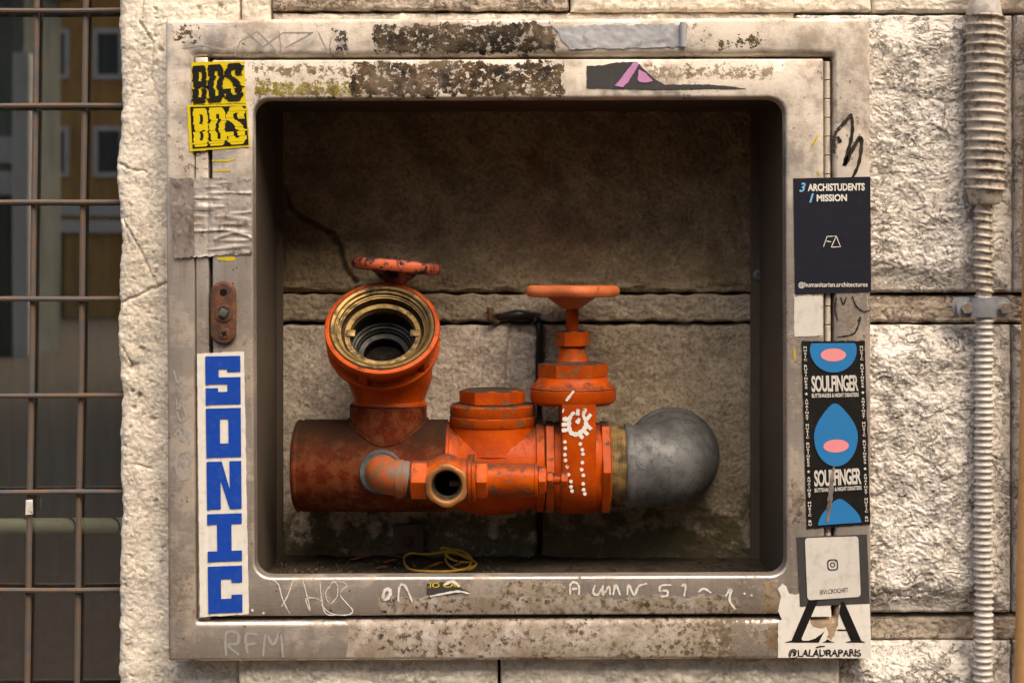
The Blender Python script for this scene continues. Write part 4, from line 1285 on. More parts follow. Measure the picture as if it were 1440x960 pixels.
lathe('elbow_socket', [(0, 64), (1, 69), (12, 69.5), (16, 68), (18, 60)], W(918, 655, AX) + Vector((36 * k, 94 * k, 5 * k)), EY, k, M['galv'], el, 64)

mb = MB()
def elbow_d(x, y):
    return AX - (math.sqrt(max(0, 58.4 ** 2 - (y - 655) ** 2)) + .8) * k / S
stroke(mb, [(896, 645), (898, 652), (903, 657), (909, 658)], 1.4, elbow_d)
mb.build('scratch', M['galv_clamp'], el, smooth=0)

# ------------------------------------------------------------------ loose things on the floor of the cabinet and in the joint
def floor_pt(px, py, lift=1.5, dmax=205):
    d = min(max(D * ((FZ - lift - 2 + 480 - HY) / (py - HY) - 1), 40), dmax)
    return W(px, py, d)
cpts = [(668, 795), (640, 803), (606, 805), (577, 800), (568, 788), (576, 780), (602, 779), (628, 777), (655, 783), (664, 790), (640, 789), (626, 780), (634, 773), (652, 776), (664, 789), (655, 800), (638, 800), (627, 790), (628, 778), (620, 771.5), (631, 773), (650, 781), (667, 790), (669, 796), (660, 801)]
P3 = [floor_pt(x, y) + Vector((0, 0, (0.0008 * (i % 3)))) for i, (x, y) in enumerate(cpts)]
tag(tube('cord_loop', catmull([tuple(p) for p in P3], 8), 1.75 * K(150), M['cord'], seg=8), 'tangled loop of yellow cord on the cabinet floor', 'cord')
def leaf(px, py, ln, wd, rot, label):
    c = floor_pt(px, py, 4)
    n, m = 9, 5
    vs = []
    for i in range(n):
        t = i / (n - 1) * 2 - 1
        w = wd * (1 - t * t) ** .7 + .3
        for j in range(m):
            s_ = j / (m - 1) * 2 - 1
            x, y = t * ln, s_ * w
            vs.append(c + Vector((math.cos(rot) * x - math.sin(rot) * y, math.sin(rot) * x + math.cos(rot) * y, 2.6 * s_ * s_ + 2.0 * math.sin(t * 2.2))) * (K(120) * .85))
    tag(mesh_obj('dry_leaf', vs, grid_faces(n, m), M['leaf'], smooth=180), label, 'leaf', 'dry leaves on the cabinet floor')
leaf(503, 786, 15, 6, .3, 'curled red brown leaf on the cabinet floor, the farthest left')
leaf(548, 790, 12, 5, .1, 'small brown leaf on the cabinet floor left of the cord')
leaf(536, 799, 9, 4, -.3, 'tiny brown leaf near the front lip left of the cord')
leaf(612, 795, 17, 5, .7, 'brown leaf lying inside the yellow cord loop')
leaf(643, 795, 9, 6, .2, 'red scrap of leaf under the crossing of the cord')
mb = MB()
rg = random.Random(5)
for i in range(230):
    x = rg.uniform(360, 700) if i < 300 else rg.uniform(700, 1090)
    dd = rg.uniform(34, 205)
    s_ = rg.choice((.5, .6, .8, 1.1, 1.5)) * S * 1.1
    c = Vector(((x - 720) * S, dd * S, CZ - (FZ - 3.5) * S))
    rot = Matrix.Rotation(rg.uniform(0, 6), 3, Vector((rg.uniform(-1, 1), rg.uniform(-1, 1), 1)))
    mb.add(*box_vf(c, (s_ * rg.uniform(.6, 2), s_ * rg.uniform(.6, 1.4), s_ * .7), rot))
tag(mb.build('floor_grit', M['chip'], smooth=0), kind='stuff')
# black strip drawn for the shade in the open joint, and a rusty hook
pts = [W(700, 449, 236), W(711, 446, 229), W(726, 443, 224), W(742, 445, 227), (W(756, 453, 232)), W(759, 466, 228), W(758, 500, 232), W(757, 560, 234)]
pts = catmull([tuple(p) for p in pts], 8)
rad = [K(220) * (1.4 + 6.0 * math.sin(math.pi * min(1, i / (len(pts) * .62))) + (3.2 if i > len(pts) * .5 else 0)) for i in range(len(pts))]
tag(tube('joint_shade_strip', pts, rad, M['shade'], seg=12, smooth=60), 'black strip drawn for the dark hole and gap in the stone joint behind the valve', 'rubber strip')
hk = thing('rusty_hook', W(692, 452, 232), 'small rusty iron hook stuck in the joint left of the black strip', 'hook')
tube('shank', [W(689, 433, 224), W(689, 442, 221), W(690, 450, 222), W(694, 453, 226), W(700, 453, 234)], [4.0 * k, 3.6 * k, 4 * k, 4.5 * k, 4 * k], M['rust'], hk, 10)
# ------------------------------------------------------------------ conduit, clamp, tan pipe
con = thing('cable_conduit', W(1383, 960, 14), 'corrugated beige cable conduit running down the rough stone', 'conduit')
def helical(name, x0, y0, x1, y1, d, r0, r1, pitch, mat, duty=.42, seg=40, hel=1, n_per=9):
    a, b = W(x0, y0, d), W(x1, y1, d)
    ax = (b - a)
    Lp = ax.length / K(d)
    n = int(Lp / pitch * n_per)
    A, u, w = frame_axes(ax)
    v = []
    for i in range(n + 1):
        t = i / n
        for j in range(seg):
            th = 2 * math.pi * j / seg
            ph = (t * Lp / pitch + (hel * th / (2 * math.pi))) % 1.0
            q = math.exp(-((ph - .5) / (duty * .42)) ** 4)
            r = r0 + (r1 - r0) * q
            v.append(a + ax * t + u * (1.6 * K(d) * float(perlin(t * Lp / 90, x0 * .37))) + (u * math.cos(th) + w * math.sin(th)) * (r * K(d)))
    return mesh_obj(name, v, grid_faces(n + 1, seg, cv=True), mat, con, smooth=60)
sl = helical('sleeve', 1384, 22, 1385.5, 268, 16, 25.0, 28.8, 13.4, M['pvc_dirty'], .40)
def facet(n):
    def g(th, t, r):
        x = (th % (2 * math.pi / n)) - math.pi / n
        return min(1.0, .955 / math.cos(x))
    return g
lathe('sleeve_cap', [(0, 0), (0, 17), (3, 19), (8, 21), (16, 23.5), (28, 25.5), (30, 25), (30, 0)], W(1384, -5, 16), (0, 0, -1), K(16), M['pvc'], con, 56, rmod=facet(8))
lathe('sleeve_collar', [(0, 0), (0, 25.6), (2, 26.2), (6, 26), (10, 24.2), (20, 22.5), (24, 20), (25.5, 14), (25.5, 0)], W(1385, 263, 16), (0, 0, -1), K(16), M['pvc_dirty'], con, 56, rmod=facet(10))
helical('upper_hose', 1385, -140, 1384, 0, 16, 11.2, 13.6, 10.6, M['pvc_dirty'], .44, 28)
helical('upper_hose', 1381.5, 286, 1383, 424, 16, 10.6, 13.6, 10.9, M['pvc_dirty'], .42, 32)
helical('lower_hose', 1383, 438, 1383, 1400, 16, 10.8, 13.4, 9.15, M['pvc'], .55, 32, hel=0)
cl = thing('pipe_clamp', W(1380, 446, 16), 'zinc pipe clamp with two hex bolts across the conduit', 'clamp')
def strap(name, x0, x1, xc, rr, d, th, y0, y1, mat, hump=True):
    xs = np.linspace(x0, x1, 60)
    pr = []
    for x in xs:
        q = abs(x - xc)
        pr.append(d - (max(0, (rr ** 2 - q ** 2)) ** .5 * .72 if hump and q < rr else 0))
    vs = []
    for i, x in enumerate(xs):
        ro = 6 * (1 - min(1, min(x - x0, x1 - x) / 6.0)) ** 2
        for y, dd in ((y0 + ro, pr[i]), (y1 - ro, pr[i]), (y1 - ro, pr[i] + th), (y0 + ro, pr[i] + th)):
            vs.append(W(x, y, dd))
    f = grid_faces(60, 4, cv=True) + [(0, 1, 2, 3), (239, 238, 237, 236)]
    return mesh_obj(name, vs, f, mat, cl, smooth=30)
strap('front_strap', 1346, 1421, 1383, 19, 14, 3, 418.5, 446, M['galv_clamp'])
strap('back_strap', 1339, 1416, 1383, 19, 24, 3, 417.5, 444.5, M['galv_clamp'], False)
for x in (1359.5, 1412):
    hexnut('bolt', 0, 7, 8.4, W(x, 433, 13), EY, K(10), M['bolt'], cl, ch=1.5)
pp = thing('tan_pipe', W(1442, 1300, 20), 'tan painted pipe at the right edge of the wall', 'pipe')
tube('pipe_run', [W(1462.5, -400, 14), W(1452.3, 480, 14), W(1442.5, 960, 14), W(1433, 1400, 14)], 15.5 * K(14), M['pipe_tan'], pp, 32)
for y in (-180, 1240):
    xx = 1452.3 - (y - 480) * .0204
    lathe('pipe_bracket', [(-9, 15), (-9, 17.5), (9, 17.5), (9, 15)], W(xx, y, 14), (0, 0, -1), K(14), M['galv_clamp'], pp, 32)

# ------------------------------------------------------------------ stickers, tape and scrawls
def quad_map(q):
    "corners TL TR BR BL -> function of (s, t) in the unit square giving photo pixels"
    a, b, c, d = [np.array(p, float) for p in q]
    return lambda s, t: (a * (1 - s) + b * s) * (1 - t) + (d * (1 - s) + c * s) * t

def sheet(name, q, mat, parent, d=-.9, th=.7, nx=24, ny=24, wr=.25, seed=1, rag=0.0, fold=None):
    m = quad_map(q)
    vs = []
    for i in range(nx):
        for j in range(ny):
            s, t = i / (nx - 1), j / (ny - 1)
            p = m(s, t)
            if rag:
                e = min(s, 1 - s, t, 1 - t)
                if e < .001:
                    p = p + rag * np.array((float(perlin(p[0] / 7, p[1] / 7, seed)), float(perlin(p[0] / 7, p[1] / 7, seed + 3))))
            dd = d - wr * abs(float(fbm(p[0] / 16, p[1] / 16, 2, seed)))
            if fold: dd += fold(p[0], p[1])
            vs.append(W(p[0], p[1], dd))
    f = grid_faces(nx, ny)
    ring_ = [i * ny for i in range(nx)] + [(nx - 1) * ny + j for j in range(1, ny)] + [i * ny + ny - 1 for i in range(nx - 2, -1, -1)] + [j for j in range(ny - 2, 0, -1)]
    n0 = len(vs)
    for r in ring_:
        vs.append(Vector(vs[r]) + Vector((0, th * S, 0)))
    mm = len(ring_)
    for i in range(mm):
        f.append((ring_[i], n0 + i, n0 + (i + 1) % mm, ring_[(i + 1) % mm]))
    return mesh_obj(name, vs, f, mat, parent, smooth=40)

def flat_poly(mb, polys, m, d, box=None):
    "polygons in unit coordinates mapped by m"
    for P in polys:
        vs = []
        for s, t in P:
            p = m(s, t)
            vs.append(W(p[0], p[1], d))
        mb.add(vs, [tuple(range(len(vs)))])

def tess(polys):
    return polys

def text_mesh(body, bold=0.0, shear=0.0, spacing=1.0):
    cu = bpy.data.curves.new('t', 'FONT')
    cu.body = body
    cu.offset = bold
    cu.shear = shear
    cu.space_character = spacing
    cu.fill_mode = 'FRONT'
    cu.resolution_u = 4
    ob = bpy.data.objects.new('t', cu)
    col.objects.link(ob)
    dg = bpy.context.evaluated_depsgraph_get()
    me = bpy.data.meshes.new_from_object(ob.evaluated_get(dg))
    v = [np.array((p.co.x, p.co.y)) for p in me.vertices]
    f = [tuple(p.vertices) for p in me.polygons]
    bpy.data.objects.remove(ob)
    bpy.data.curves.remove(cu)
    bpy.data.meshes.remove(me)
    return v, f

def text(name, body, q, d, mat, parent, bold=0.0, shear=0.0, spacing=1.0, glitch=None, jit=0.0):
    "lettering fitted into the photo quad q"
    v, f = text_mesh(body, bold, shear, spacing)
    A = np.array(v)
    lo, hi = A.min(0), A.max(0)
    m = quad_map(q)
    U = (A - lo) / (hi - lo)
    if glitch:
        bm = bmesh.new()
        for cut in glitch:
            pass
        out_v, out_f = [], []
        for (t0, t1, sh) in glitch:
            b2 = bmesh.new()
            vv = [b2.verts.new((p[0], 1 - p[1], 0)) for p in U]
            for q_ in f:
                try: b2.faces.new([vv[i] for i in q_])
                except ValueError: pass
            g = list(b2.verts) + list(b2.edges) + list(b2.faces)
            bmesh.ops.bisect_plane(b2, geom=g, plane_co=(0, t0, 0), plane_no=(0, 1, 0), clear_inner=True)
            g = list(b2.verts) + list(b2.edges) + list(b2.faces)
            bmesh.ops.bisect_plane(b2, geom=g, plane_co=(0, t1, 0), plane_no=(0, 1, 0), clear_outer=True)
            b2.verts.index_update()
            n0 = len(out_v)
            out_v += [(p.co.x + sh, p.co.y) for p in b2.verts]
            out_f += [tuple(x.index + n0 for x in fc.verts) for fc in b2.faces]
            b2.free()
        bm.free()
        pts = [m(s, t) for s, t in out_v]
        f = out_f
    else:
        pts = [m(s, 1 - t) for s, t in U]
    if jit:
        pts = [p + jit * np.array((float(perlin(p[0] / 9, p[1] / 9, 31)), float(perlin(p[0] / 9, p[1] / 9, 37)))) for p in pts]
    return mesh_obj(name, [W(p[0], p[1], d) for p in pts], f, mat, parent, smooth=0)

def rect(x0, y0, x1, y1):
    return [(x0, y0), (x1, y0), (x1, y1), (x0, y1)]

def sticker(label, base, cat='sticker', name='sticker', group='stickers on the steel cabinet'):
    return thing(name, W(base[0], base[1], -1), label, cat, group)

# two glitched-letter stickers, upper left
s1 = sticker('yellow square sticker with torn black block letters', (308, 148))
sheet('paper', [(269, 87.5), (343.5, 86), (345.5, 145), (270, 147.5)], M['p_yellow'], s1, rag=1.2, seed=3)
GLY = {
 'B': [rect(0, 0, .45, 1), [(.45, 0), (.8, 0), (1, .09), (1, .16), (.45, .16)], rect(.66, .16, 1, .42), [(.45, .42), (1, .42), (.92, .5), (1, .57), (.45, .57)], rect(.66, .57, 1, .84), [(.45, .84), (1, .84), (1, .91), (.8, 1), (.45, 1)]],
 'D': [rect(0, 0, .42, 1), [(.42, 0), (.76, 0), (1, .10), (1, .17), (.42, .17)], rect(.62, .17, 1, .83), [(.42, .83), (1, .83), (1, .90), (.76, 1), (.42, 1)]],
 'S': [[(0, .1), (.2, 0), (.8, 0), (1, .1), (1, .17), (0, .17)], rect(.62, .17, 1, .33), rect(0, .17, .40, .33), [(0, .33), (.40, .33), (1, .66), (.60, .70)], [(.60, .70), (1, .66), (1, .83), (.60, .83)], rect(0, .66, .38, .83), [(0, .83), (1, .83), (1, .9), (.8, 1), (.2, 1), (0, .9)]],
}
def clip(P, y0, y1):
    "the part of a convex polygon between two heights"
    for lim, sg in ((y0, 1), (y1, -1)):
        out = []
        for i in range(len(P)):
            a, b = P[i], P[(i + 1) % len(P)]
            ia, ib = sg * (a[1] - lim) >= 0, sg * (b[1] - lim) >= 0
            if ia: out.append(a)
            if ia != ib:
                t = (lim - a[1]) / (b[1] - a[1])
                out.append((a[0] + (b[0] - a[0]) * t, lim))
        P = out
        if len(P) < 3: return None
    return P
def glitch_word(q, d, mat, parent, seed):
    m = quad_map(q)
    rg_ = random.Random(seed)
    cuts = [0, .07, .13, .19, .30, .36, .41, .55, .61, .66, .78, .84, .88, .94, 1.0001]
    for ch, x0, x1 in (('B', .0, .27), ('D', .30, .60), ('S', .64, .98)):
        mb = MB()
        for a, b in zip(cuts[:-1], cuts[1:]):
            sh = rg_.choice((0, 0, 0, .012, -.014, .03, -.028))
            for P in GLY[ch]:
                c = clip(P, a, b - (.008 if abs(sh) > .02 else 0))
                if c: flat_poly(mb, [[(x0 + p[0] * (x1 - x0) + sh, p[1]) for p in c]], m, d)
        mb.build('letter', mat, parent, smooth=0)
glitch_word([(271, 93), (343, 88), (344, 141.5), (271, 146)], -1.9, M['p_black'], s1, 3)
s2 = sticker('black square sticker with glitched yellow letters, below the yellow one', (308, 212))
sheet('paper', [(263, 148), (347, 146.5), (351, 206.5), (267, 213)], M['p_yellow'], s2, d=-1.0, rag=1.0, seed=5)
mb = MB(); flat_poly(mb, [[(.05, .04), (.98, .04), (.985, .95), (.05, .94)]], quad_map([(263, 148), (347, 146.5), (351, 206.5), (267, 213)]), -1.75)
mb.build('black_field', M['p_black'], s2, smooth=0)
glitch_word([(272, 153), (346, 149), (349, 202), (273, 207)], -2.2, M['p_yellow'], s2, 3)

# tall white sticker with block letters
q = [(277, 497), (343, 494), (350, 863), (281, 867)]
s3 = sticker('tall white sticker with five stacked blue block letters', (314, 866))
def sfold(x, y):
    return .9 * math.exp(-((x - 291 - (y - 497) * .008) / 2.2) ** 2)
sheet('paper', q, M['p_white'], s3, nx=30, ny=60, wr=.35, seed=7, rag=.8, fold=sfold)
LET = {
 'S': [[(0, 0), (1, 0), (1, .46), (.64, .46), (.64, .3), (.44, .3), (.44, .42), (1, .42), (1, 1), (0, 1), (0, .6), (.36, .6), (.36, .74), (.6, .74), (.6, .62), (0, .62)]],
 'N': [[(0, 0), (.46, 0), (.62, .5), (.62, 0), (1, 0), (1, 1), (.54, 1), (.38, .55), (.38, 1), (0, 1)]],
 'I': [[(0, 0), (1, 0), (1, .22), (.72, .22), (.72, .78), (1, .78), (1, 1), (0, 1), (0, .78), (.28, .78), (.28, .22), (0, .22)]],
 'C': [[(0, 0), (1, 0), (1, .44), (.62, .44), (.62, .3), (.42, .3), (.42, .7), (.62, .7), (.62, .56), (1, .56), (1, 1), (0, 1)]],
}
def rects_poly(rs): return [[(a, b), (c, b), (c, d_), (a, d_)] for a, b, c, d_ in rs]
BL = {
 'S': rects_poly([(0, 0, 1, .33), (0, .33, .38, .6), (.38, .36, 1, .36), (.38, .42, .62, .6), (.62, .42, 1, .66), (0, .6, .0, .6), (.62, .66, 1, 1), (0, .70, .62, 1)]),
 'O': rects_poly([(0, 0, 1, .22), (0, .22, .40, .72), (.64, .22, 1, .72), (0, .72, 1, 1)]),
}
m3 = quad_map([(288.5, 501), (338, 500), (341, 860), (293, 862)])
spans = [(0.0, .188), (.203, .394), (.410, .596), (.614, .800), (.818, 1.0)]
def put(polys, sp):
    mb = MB()
    for P in polys:
        flat_poly(mb, [[(s, sp[0] + t * (sp[1] - sp[0])) for s, t in P]], m3, -2.05)
    mb.build('letter', M['p_blue'], s3, smooth=0)
# S drawn as on the sticker: top bar, left upper, middle, right lower, bottom bar
put(rects_poly([(.0, .0, 1, .27), (.0, .27, .38, .58), (.38, .44, 1, .58), (.62, .27, 1, .33), (.62, .58, 1, .74), (.0, .74, 1, 1), (.0, .66, .36, .74)]), spans[0])
put(BL['O'], spans[1])
put([[(0, 0), (.40, 0), (.40, 1), (0, 1)], [(.40, 0), (.62, .62), (.62, 1), (.40, .36)][:0] or [(.40, .0), (.44, 0), (.66, .58), (.66, 1), (.40, .40)], [(.66, 0), (1, 0), (1, 1), (.66, 1)]][:3], spans[2])
put(rects_poly([(0, 0, 1, .22), (.28, .22, .70, .78), (0, .78, 1, 1)]), spans[3])
put(rects_poly([(0, 0, 1, .28), (0, .28, .38, .70), (.68, .28, 1, .36), (.68, .62, 1, .70), (0, .70, 1, 1)]), spans[4])

# navy card, right
q = [(1115.5, 251), (1224, 248.5), (1225, 410.5), (1118, 413.5)]
s4 = sticker('dark navy sticker with white and pale blue capitals and a small web address', (1170, 413))
sheet('paper', q, M['p_navy'], s4, wr=.2, seed=9)
text('numeral', '3', [(1125, 257), (1133, 257), (1132, 270), (1124, 270)], -1.8, M['p_sky'], s4, bold=.02, shear=.2)
text('heading', 'ARCHISTUDENTS', [(1136, 258.5), (1216, 257.5), (1216, 268), (1136, 269)], -1.8, M['p_white'], s4, bold=.035)
text('numeral', '1', [(1139, 272), (1144.5, 272), (1143.5, 285), (1138, 285)], -1.8, M['p_sky'], s4, bold=.02, shear=.2)
text('heading', 'MISSION', [(1148.5, 273.5), (1191, 273), (1191, 283), (1148.5, 283.5)], -1.8, M['p_white'], s4, bold=.035)
text('web_address', '@humanitarian.architectures', [(1123, 396.5), (1220, 396), (1220, 405), (1123, 405.5)], -1.8, M['p_white'], s4, bold=.01)
mb = MB()
for p in ([(1158, 347), (1163, 332.5)], [(1163, 332.5), (1176, 332)], [(1161.5, 339), (1169, 340)], [(1169, 347.5), (1176, 332)], [(1176, 332), (1182, 347)], [(1169, 347.5), (1182, 347)]):
    stroke(mb, p, 1.1, -1.8)
mb.build('emblem', M['p_white'], s4, smooth=0)

# long dark band with a blue shape
q = [(1127, 479.5), (1216, 479), (1224, 737), (1134.5, 743.5)]
s5 = sticker('long black sticker with blue shapes and white slogans running down its edges', (1178, 742))
def hfold(x, y):
    c = 1171 + (y - 480) * .004
    return 1.1 * math.exp(-((x - c) / 2.2) ** 2)
sheet('paper', q, M['p_black'], s5, nx=40, ny=60, wr=.3, seed=11, rag=.8, fold=hfold)
m5 = quad_map(q)
def drop(cx, cy, w, h, t0=-9, t1=9, flip=False):
    "pointed leaf shape clipped to the band's top and bottom"
    P = []
    for i in range(40):
        th = 2 * math.pi * i / 40
        x = math.sin(th)
        y = -math.cos(th)
        x *= (1 - .30 * max(0, -y) ** 2) if not flip else 1
        y = y - .12 * max(0, -y) ** 6
        P.append((cx + x * w, min(max(cy + y * h, t0), t1)))
    return P
mb = MB()
flat_poly(mb, [drop(.50, .045, .37, .125, t0=.012)], m5, -1.95)
blob = mb.build('blue_shape', M['p_blob'], s5, smooth=0)
mb = MB(); flat_poly(mb, [drop(.5, .515, .345, .160)], m5, -1.95); mb.build('blue_shape', M['p_blob'], s5, smooth=0)
mb = MB(); flat_poly(mb, [drop(.52, .99, .34, .125, t1=.985)], m5, -1.95); mb.build('blue_shape', M['p_blob'], s5, smooth=0)
for cy, h in ((.075, .035), (.565, .035)):
    mb = MB()
    flat_poly(mb, [[(.5 + .2 * math.sin(t), cy + h * -math.cos(t)) for t in np.linspace(0, 2 * math.pi, 29)[:-1]]], m5, -2.15)
    mb.build('pink_oval', M['p_pink'], s5, smooth=0)
def sub(s0, t0, s1, t1):
    return [m5(s0, t0), m5(s1, t0), m5(s1, t1), m5(s0, t1)]
for t in (0.185, .690):
    a = text('band_name', 'SOULFINGER', sub(.14, t, .88, t + .088), -2.1, M['p_offwhite'], s5, bold=.03, spacing=.9)
    text('subtitle', 'BUTTSHAKERS & NIGHT DISASTERS', sub(.14, t + .096, .88, t + .118), -2.1, M['p_offwhite'], s5, bold=.03)
def vtext(words, s, t0, t1, mat=M['p_white']):
    L = len(words)
    v_all = MB()
    step_ = (t1 - t0) / L
    for i, ch in enumerate(words):
        if ch == ' ': continue
        if ch == '*':
            P = []
            for j in range(10):
                r = .028 if j % 2 == 0 else .012
                P.append((s + r * math.sin(j * math.pi / 5), t0 + step_ * (i + .5) - r * .36 * math.cos(j * math.pi / 5)))
            c0 = (s, t0 + step_ * (i + .5))
            for j in range(10):
                flat_poly(v_all, [[c0, P[j], P[(j + 1) % 10]]], m5, -2.1)
            continue
        v, f = text_mesh(ch, .02)
        A = np.array(v)
        lo, hi = A.min(0), A.max(0)
        hw = .021 * min(1, (hi[0] - lo[0]) / .55)
        pts = []
        for p in A:
            uu = (p - lo) / np.maximum(hi - lo, 1e-4)
            # upright letters, one under the other
            pts.append(m5(s + (uu[0] - .5) * 2 * hw * 1.15, t0 + step_ * (i + .5) - (uu[1] - .5) * step_ * .72))
        v_all.add([W(p[0], p[1], -2.1) for p in pts], f)
    return v_all
words = 'MUSIC BUSINESS * AGAINST MUSIC BUSINESS * AGAINST MUSIC BU'
tag(vtext(words, .055, .025, .985).build('slogan', M['p_white'], s5, smooth=0), kind='stuff')
tag(vtext(words, .945, .025, .985).build('slogan', M['p_white'], s5, smooth=0), kind='stuff')
mb = MB()
stroke(mb, [(1173, 655), (1170, 672), (1168, 695), (1166, 712), (1164, 734)], 7, -2.4, taper=.35)
mb.build('torn_crease', M['old_tape_dark'], s5, smooth=0)

# charcoal card with a rounded white panel
q = [(1120.5, 755), (1219, 751), (1223, 848), (1125, 852.5)]
s6 = sticker('charcoal square sticker with a rounded white panel and a camera mark', (1172, 852))
sheet('paper', q, M['p_charcoal'], s6, d=-1.3, wr=.3, seed=13)
m6 = quad_map([(1132, 756), (1207, 753.5), (1210.5, 838.5), (1135.5, 843.5)])
def rrect(x0, y0, x1, y1, rx, ry, n=6):
    P = []
    for cx, cy, a0 in ((x1 - rx, y0 + ry, -90), (x1 - rx, y1 - ry, 0), (x0 + rx, y1 - ry, 90), (x0 + rx, y0 + ry, 180)):
        for i in range(n):
            a = R(a0 + 90 * i / (n - 1))
            P.append((cx + rx * math.cos(a), cy + ry * math.sin(a)))
    return P
mb = MB(); flat_poly(mb, [rrect(0, 0, 1, 1, .06, .055)], m6, -2.3); mb.build('white_panel', M['p_offwhite'], s6, smooth=0)
def ringpoly(mb, outer, inner, m, d):
    n = len(outer)
    vs = [W(*m(*p), d) for p in outer] + [W(*m(*p), d) for p in inner]
    mb.add(vs, [(i, (i + 1) % n, n + (i + 1) % n, n + i) for i in range(n)])
mb = MB()
ringpoly(mb, rrect(.395, .36, .60, .545, .06, .055), rrect(.42, .382, .575, .523, .045, .04), m6, -2.5)
circ = lambda r: [(.4975 + r * math.cos(t), .452 + r * .89 * math.sin(t)) for t in np.linspace(0, 2 * math.pi, 25)[:-1]]
ringpoly(mb, circ(.05), circ(.03), m6, -2.5)
flat_poly(mb, [[(.55 + .011 * math.cos(t), .398 + .011 * math.sin(t)) for t in np.linspace(0, 2 * math.pi, 13)[:-1]]], m6, -2.5)
mb.build('camera_mark', M['p_charcoal'], s6, smooth=0)
text('lettering', 'BIVI.CROCHET', [m6(.24, .85), m6(.77, .835), m6(.77, .905), m6(.24, .925)], -2.5, M['p_charcoal'], s6, bold=.01)

# torn white sticker with two big serif capitals, bottom right corner
s7 = sticker('torn white sticker with two large black serif capitals at the bottom right corner', (1160, 926))
mb = MB()
torn = [(1093.5, 924), (1094.5, 874), (1099, 870), (1094, 858), (1098, 838), (1094, 828), (1100, 820), (1106, 824), (1109, 834), (1120, 836), (1126, 832), (1168, 832), (1169, 866), (1140, 867), (1139, 875), (1144, 881), (1155, 883), (1162, 881), (1165, 890), (1164, 896), (1168, 899), (1173, 893), (1178, 879), (1180, 862), (1182, 832), (1222.5, 832), (1225.5, 925)]
outer = [np.array(p, float) for p in torn]
dense = []
for i in range(len(outer)):
    a, b = outer[i], outer[(i + 1) % len(outer)]
    n = max(2, int(np.hypot(*(b - a)) / 3))
    for j in range(n):
        p = a + (b - a) * j / n
        if i not in (24, 25, 26): p = p + 1.0 * np.array((float(perlin(p[0] / 5, p[1] / 5, 3)), float(perlin(p[0] / 5, p[1] / 5, 9))))
        dense.append(p)
n = len(dense)
mb.add([W(p[0], p[1], -1.0) for p in dense] + [W(p[0], p[1], -.4) for p in dense], [tuple(range(n))] + [(i, n + i, n + (i + 1) % n, (i + 1) % n) for i in range(n)])
mb.build('paper', M['p_white'], s7, smooth=0)
mb = MB()
px = lambda P: [W(x, y, -1.4) for x, y in P]
mb.add(px([(1140, 837), (1153.5, 837), (1127, 897.6), (1113, 900)]), [(0, 1, 2, 3)])
mb.add([p + Vector((0, -.02 * S, 0)) for p in px([(1104, 902.8), (1104.5, 902), (1113, 900), (1127, 897.4), (1129, 900.2), (1137, 900.2), (1146.5, 896.9), (1155, 890.8), (1159.5, 886.5), (1151.5, 902.8)])], [(0, 1, 2, 3, 4, 9), (4, 5, 9), (5, 6, 7, 8, 9)])
mb.build('capital', M['p_black'], s7, smooth=0)
mb = MB()
mb.add(px([(1182.5, 845), (1187, 845), (1211.2, 900.2), (1196.5, 900.2), (1180.2, 862)]), [(0, 1, 2, 3, 4)])
mb.add(px([(1189.6, 902.8), (1190, 901.8), (1196.5, 900.3), (1211.2, 900.3), (1216, 901.8), (1216.6, 902.8)]), [(0, 1, 2, 3, 4, 5)])
mb.add(px([(1155.5, 902.8), (1161, 900.5), (1163.4, 898), (1168, 900.5), (1174, 902.8)]), [(0, 1, 2, 3, 4)])
mb.add([p + Vector((0, -.02 * S, 0)) for p in px([(1177.6, 884.3), (1191, 884.3), (1191, 886.4), (1177.4, 886.4)])], [(0, 1, 2, 3)])
mb.build('capital', M['p_black'], s7, smooth=0)
text('handwriting', '@LALAURAPARIS', [(1108, 912.5), (1211, 911.5), (1211, 924.5), (1108.5, 926)], -1.45, M['marker'], s7, bold=.035, jit=2.0)
mb = MB(); stroke(mb, [(1147, 910), (1153, 908.5), (1160, 908)], 2, -1.45); mb.build('pen_dash', M['marker'], s7, smooth=0)
# old tape at the left, duct tape at the top
tp = tag(sheet('old_tape', [(240, 252), (353, 249), (354, 356), (245, 363)], M['old_tape'], None, d=-1.5, th=1.2, nx=70, ny=90, wr=.9, seed=17, rag=2.0,
               fold=lambda x, y: 2.0 * math.exp(-((x - 292) / 3.0) ** 2) - 3.0 * max(0, float(perlin(x / 45, y / 6.5, 23))) - 2.0 * math.exp(-((y - 334 - 6 * math.sin(x / 14)) / 2.5) ** 2) * (x > 300)), 'crumpled wide strip of stained old tape across the left side of the frame', 'tape')
mb = MB()
pt = [(239, 250), (274, 250), (273, 268), (273, 300), (274, 330), (273, 360), (246, 362.5), (242, 310)]
tdk = sheet('tape_scrap', [(238.5, 250), (272, 251), (273, 361), (245, 363.5)], M['old_tape_dark'], None, d=-4.2, th=.8, nx=30, ny=60, wr=1.2, seed=19, rag=2.0)
tag(tdk, 'blackened narrow end of tape at the left edge of the frame', 'tape')
dt = thing('duct_tape', W(870, 68, -1), 'grey duct tape strip with a rolled end on the top of the frame', 'tape')
sheet('strip', [(778, 37), (966, 33.5), (966, 66), (800, 69.5)], M['duct'], dt, d=-1.0, th=.8, nx=60, ny=16, wr=1.2, seed=21, rag=2.6)
mbp = [W(960, 32, -3.5), W(960, 66.5, -3.5)]
lathe('rolled_end', [(0, 2.5), (0, 4.5), (34, 4.5), (34, 2.5), (34, 0)], W(960.5, 32, -4), (0, 0, -1), S, M['duct'], dt, 20)
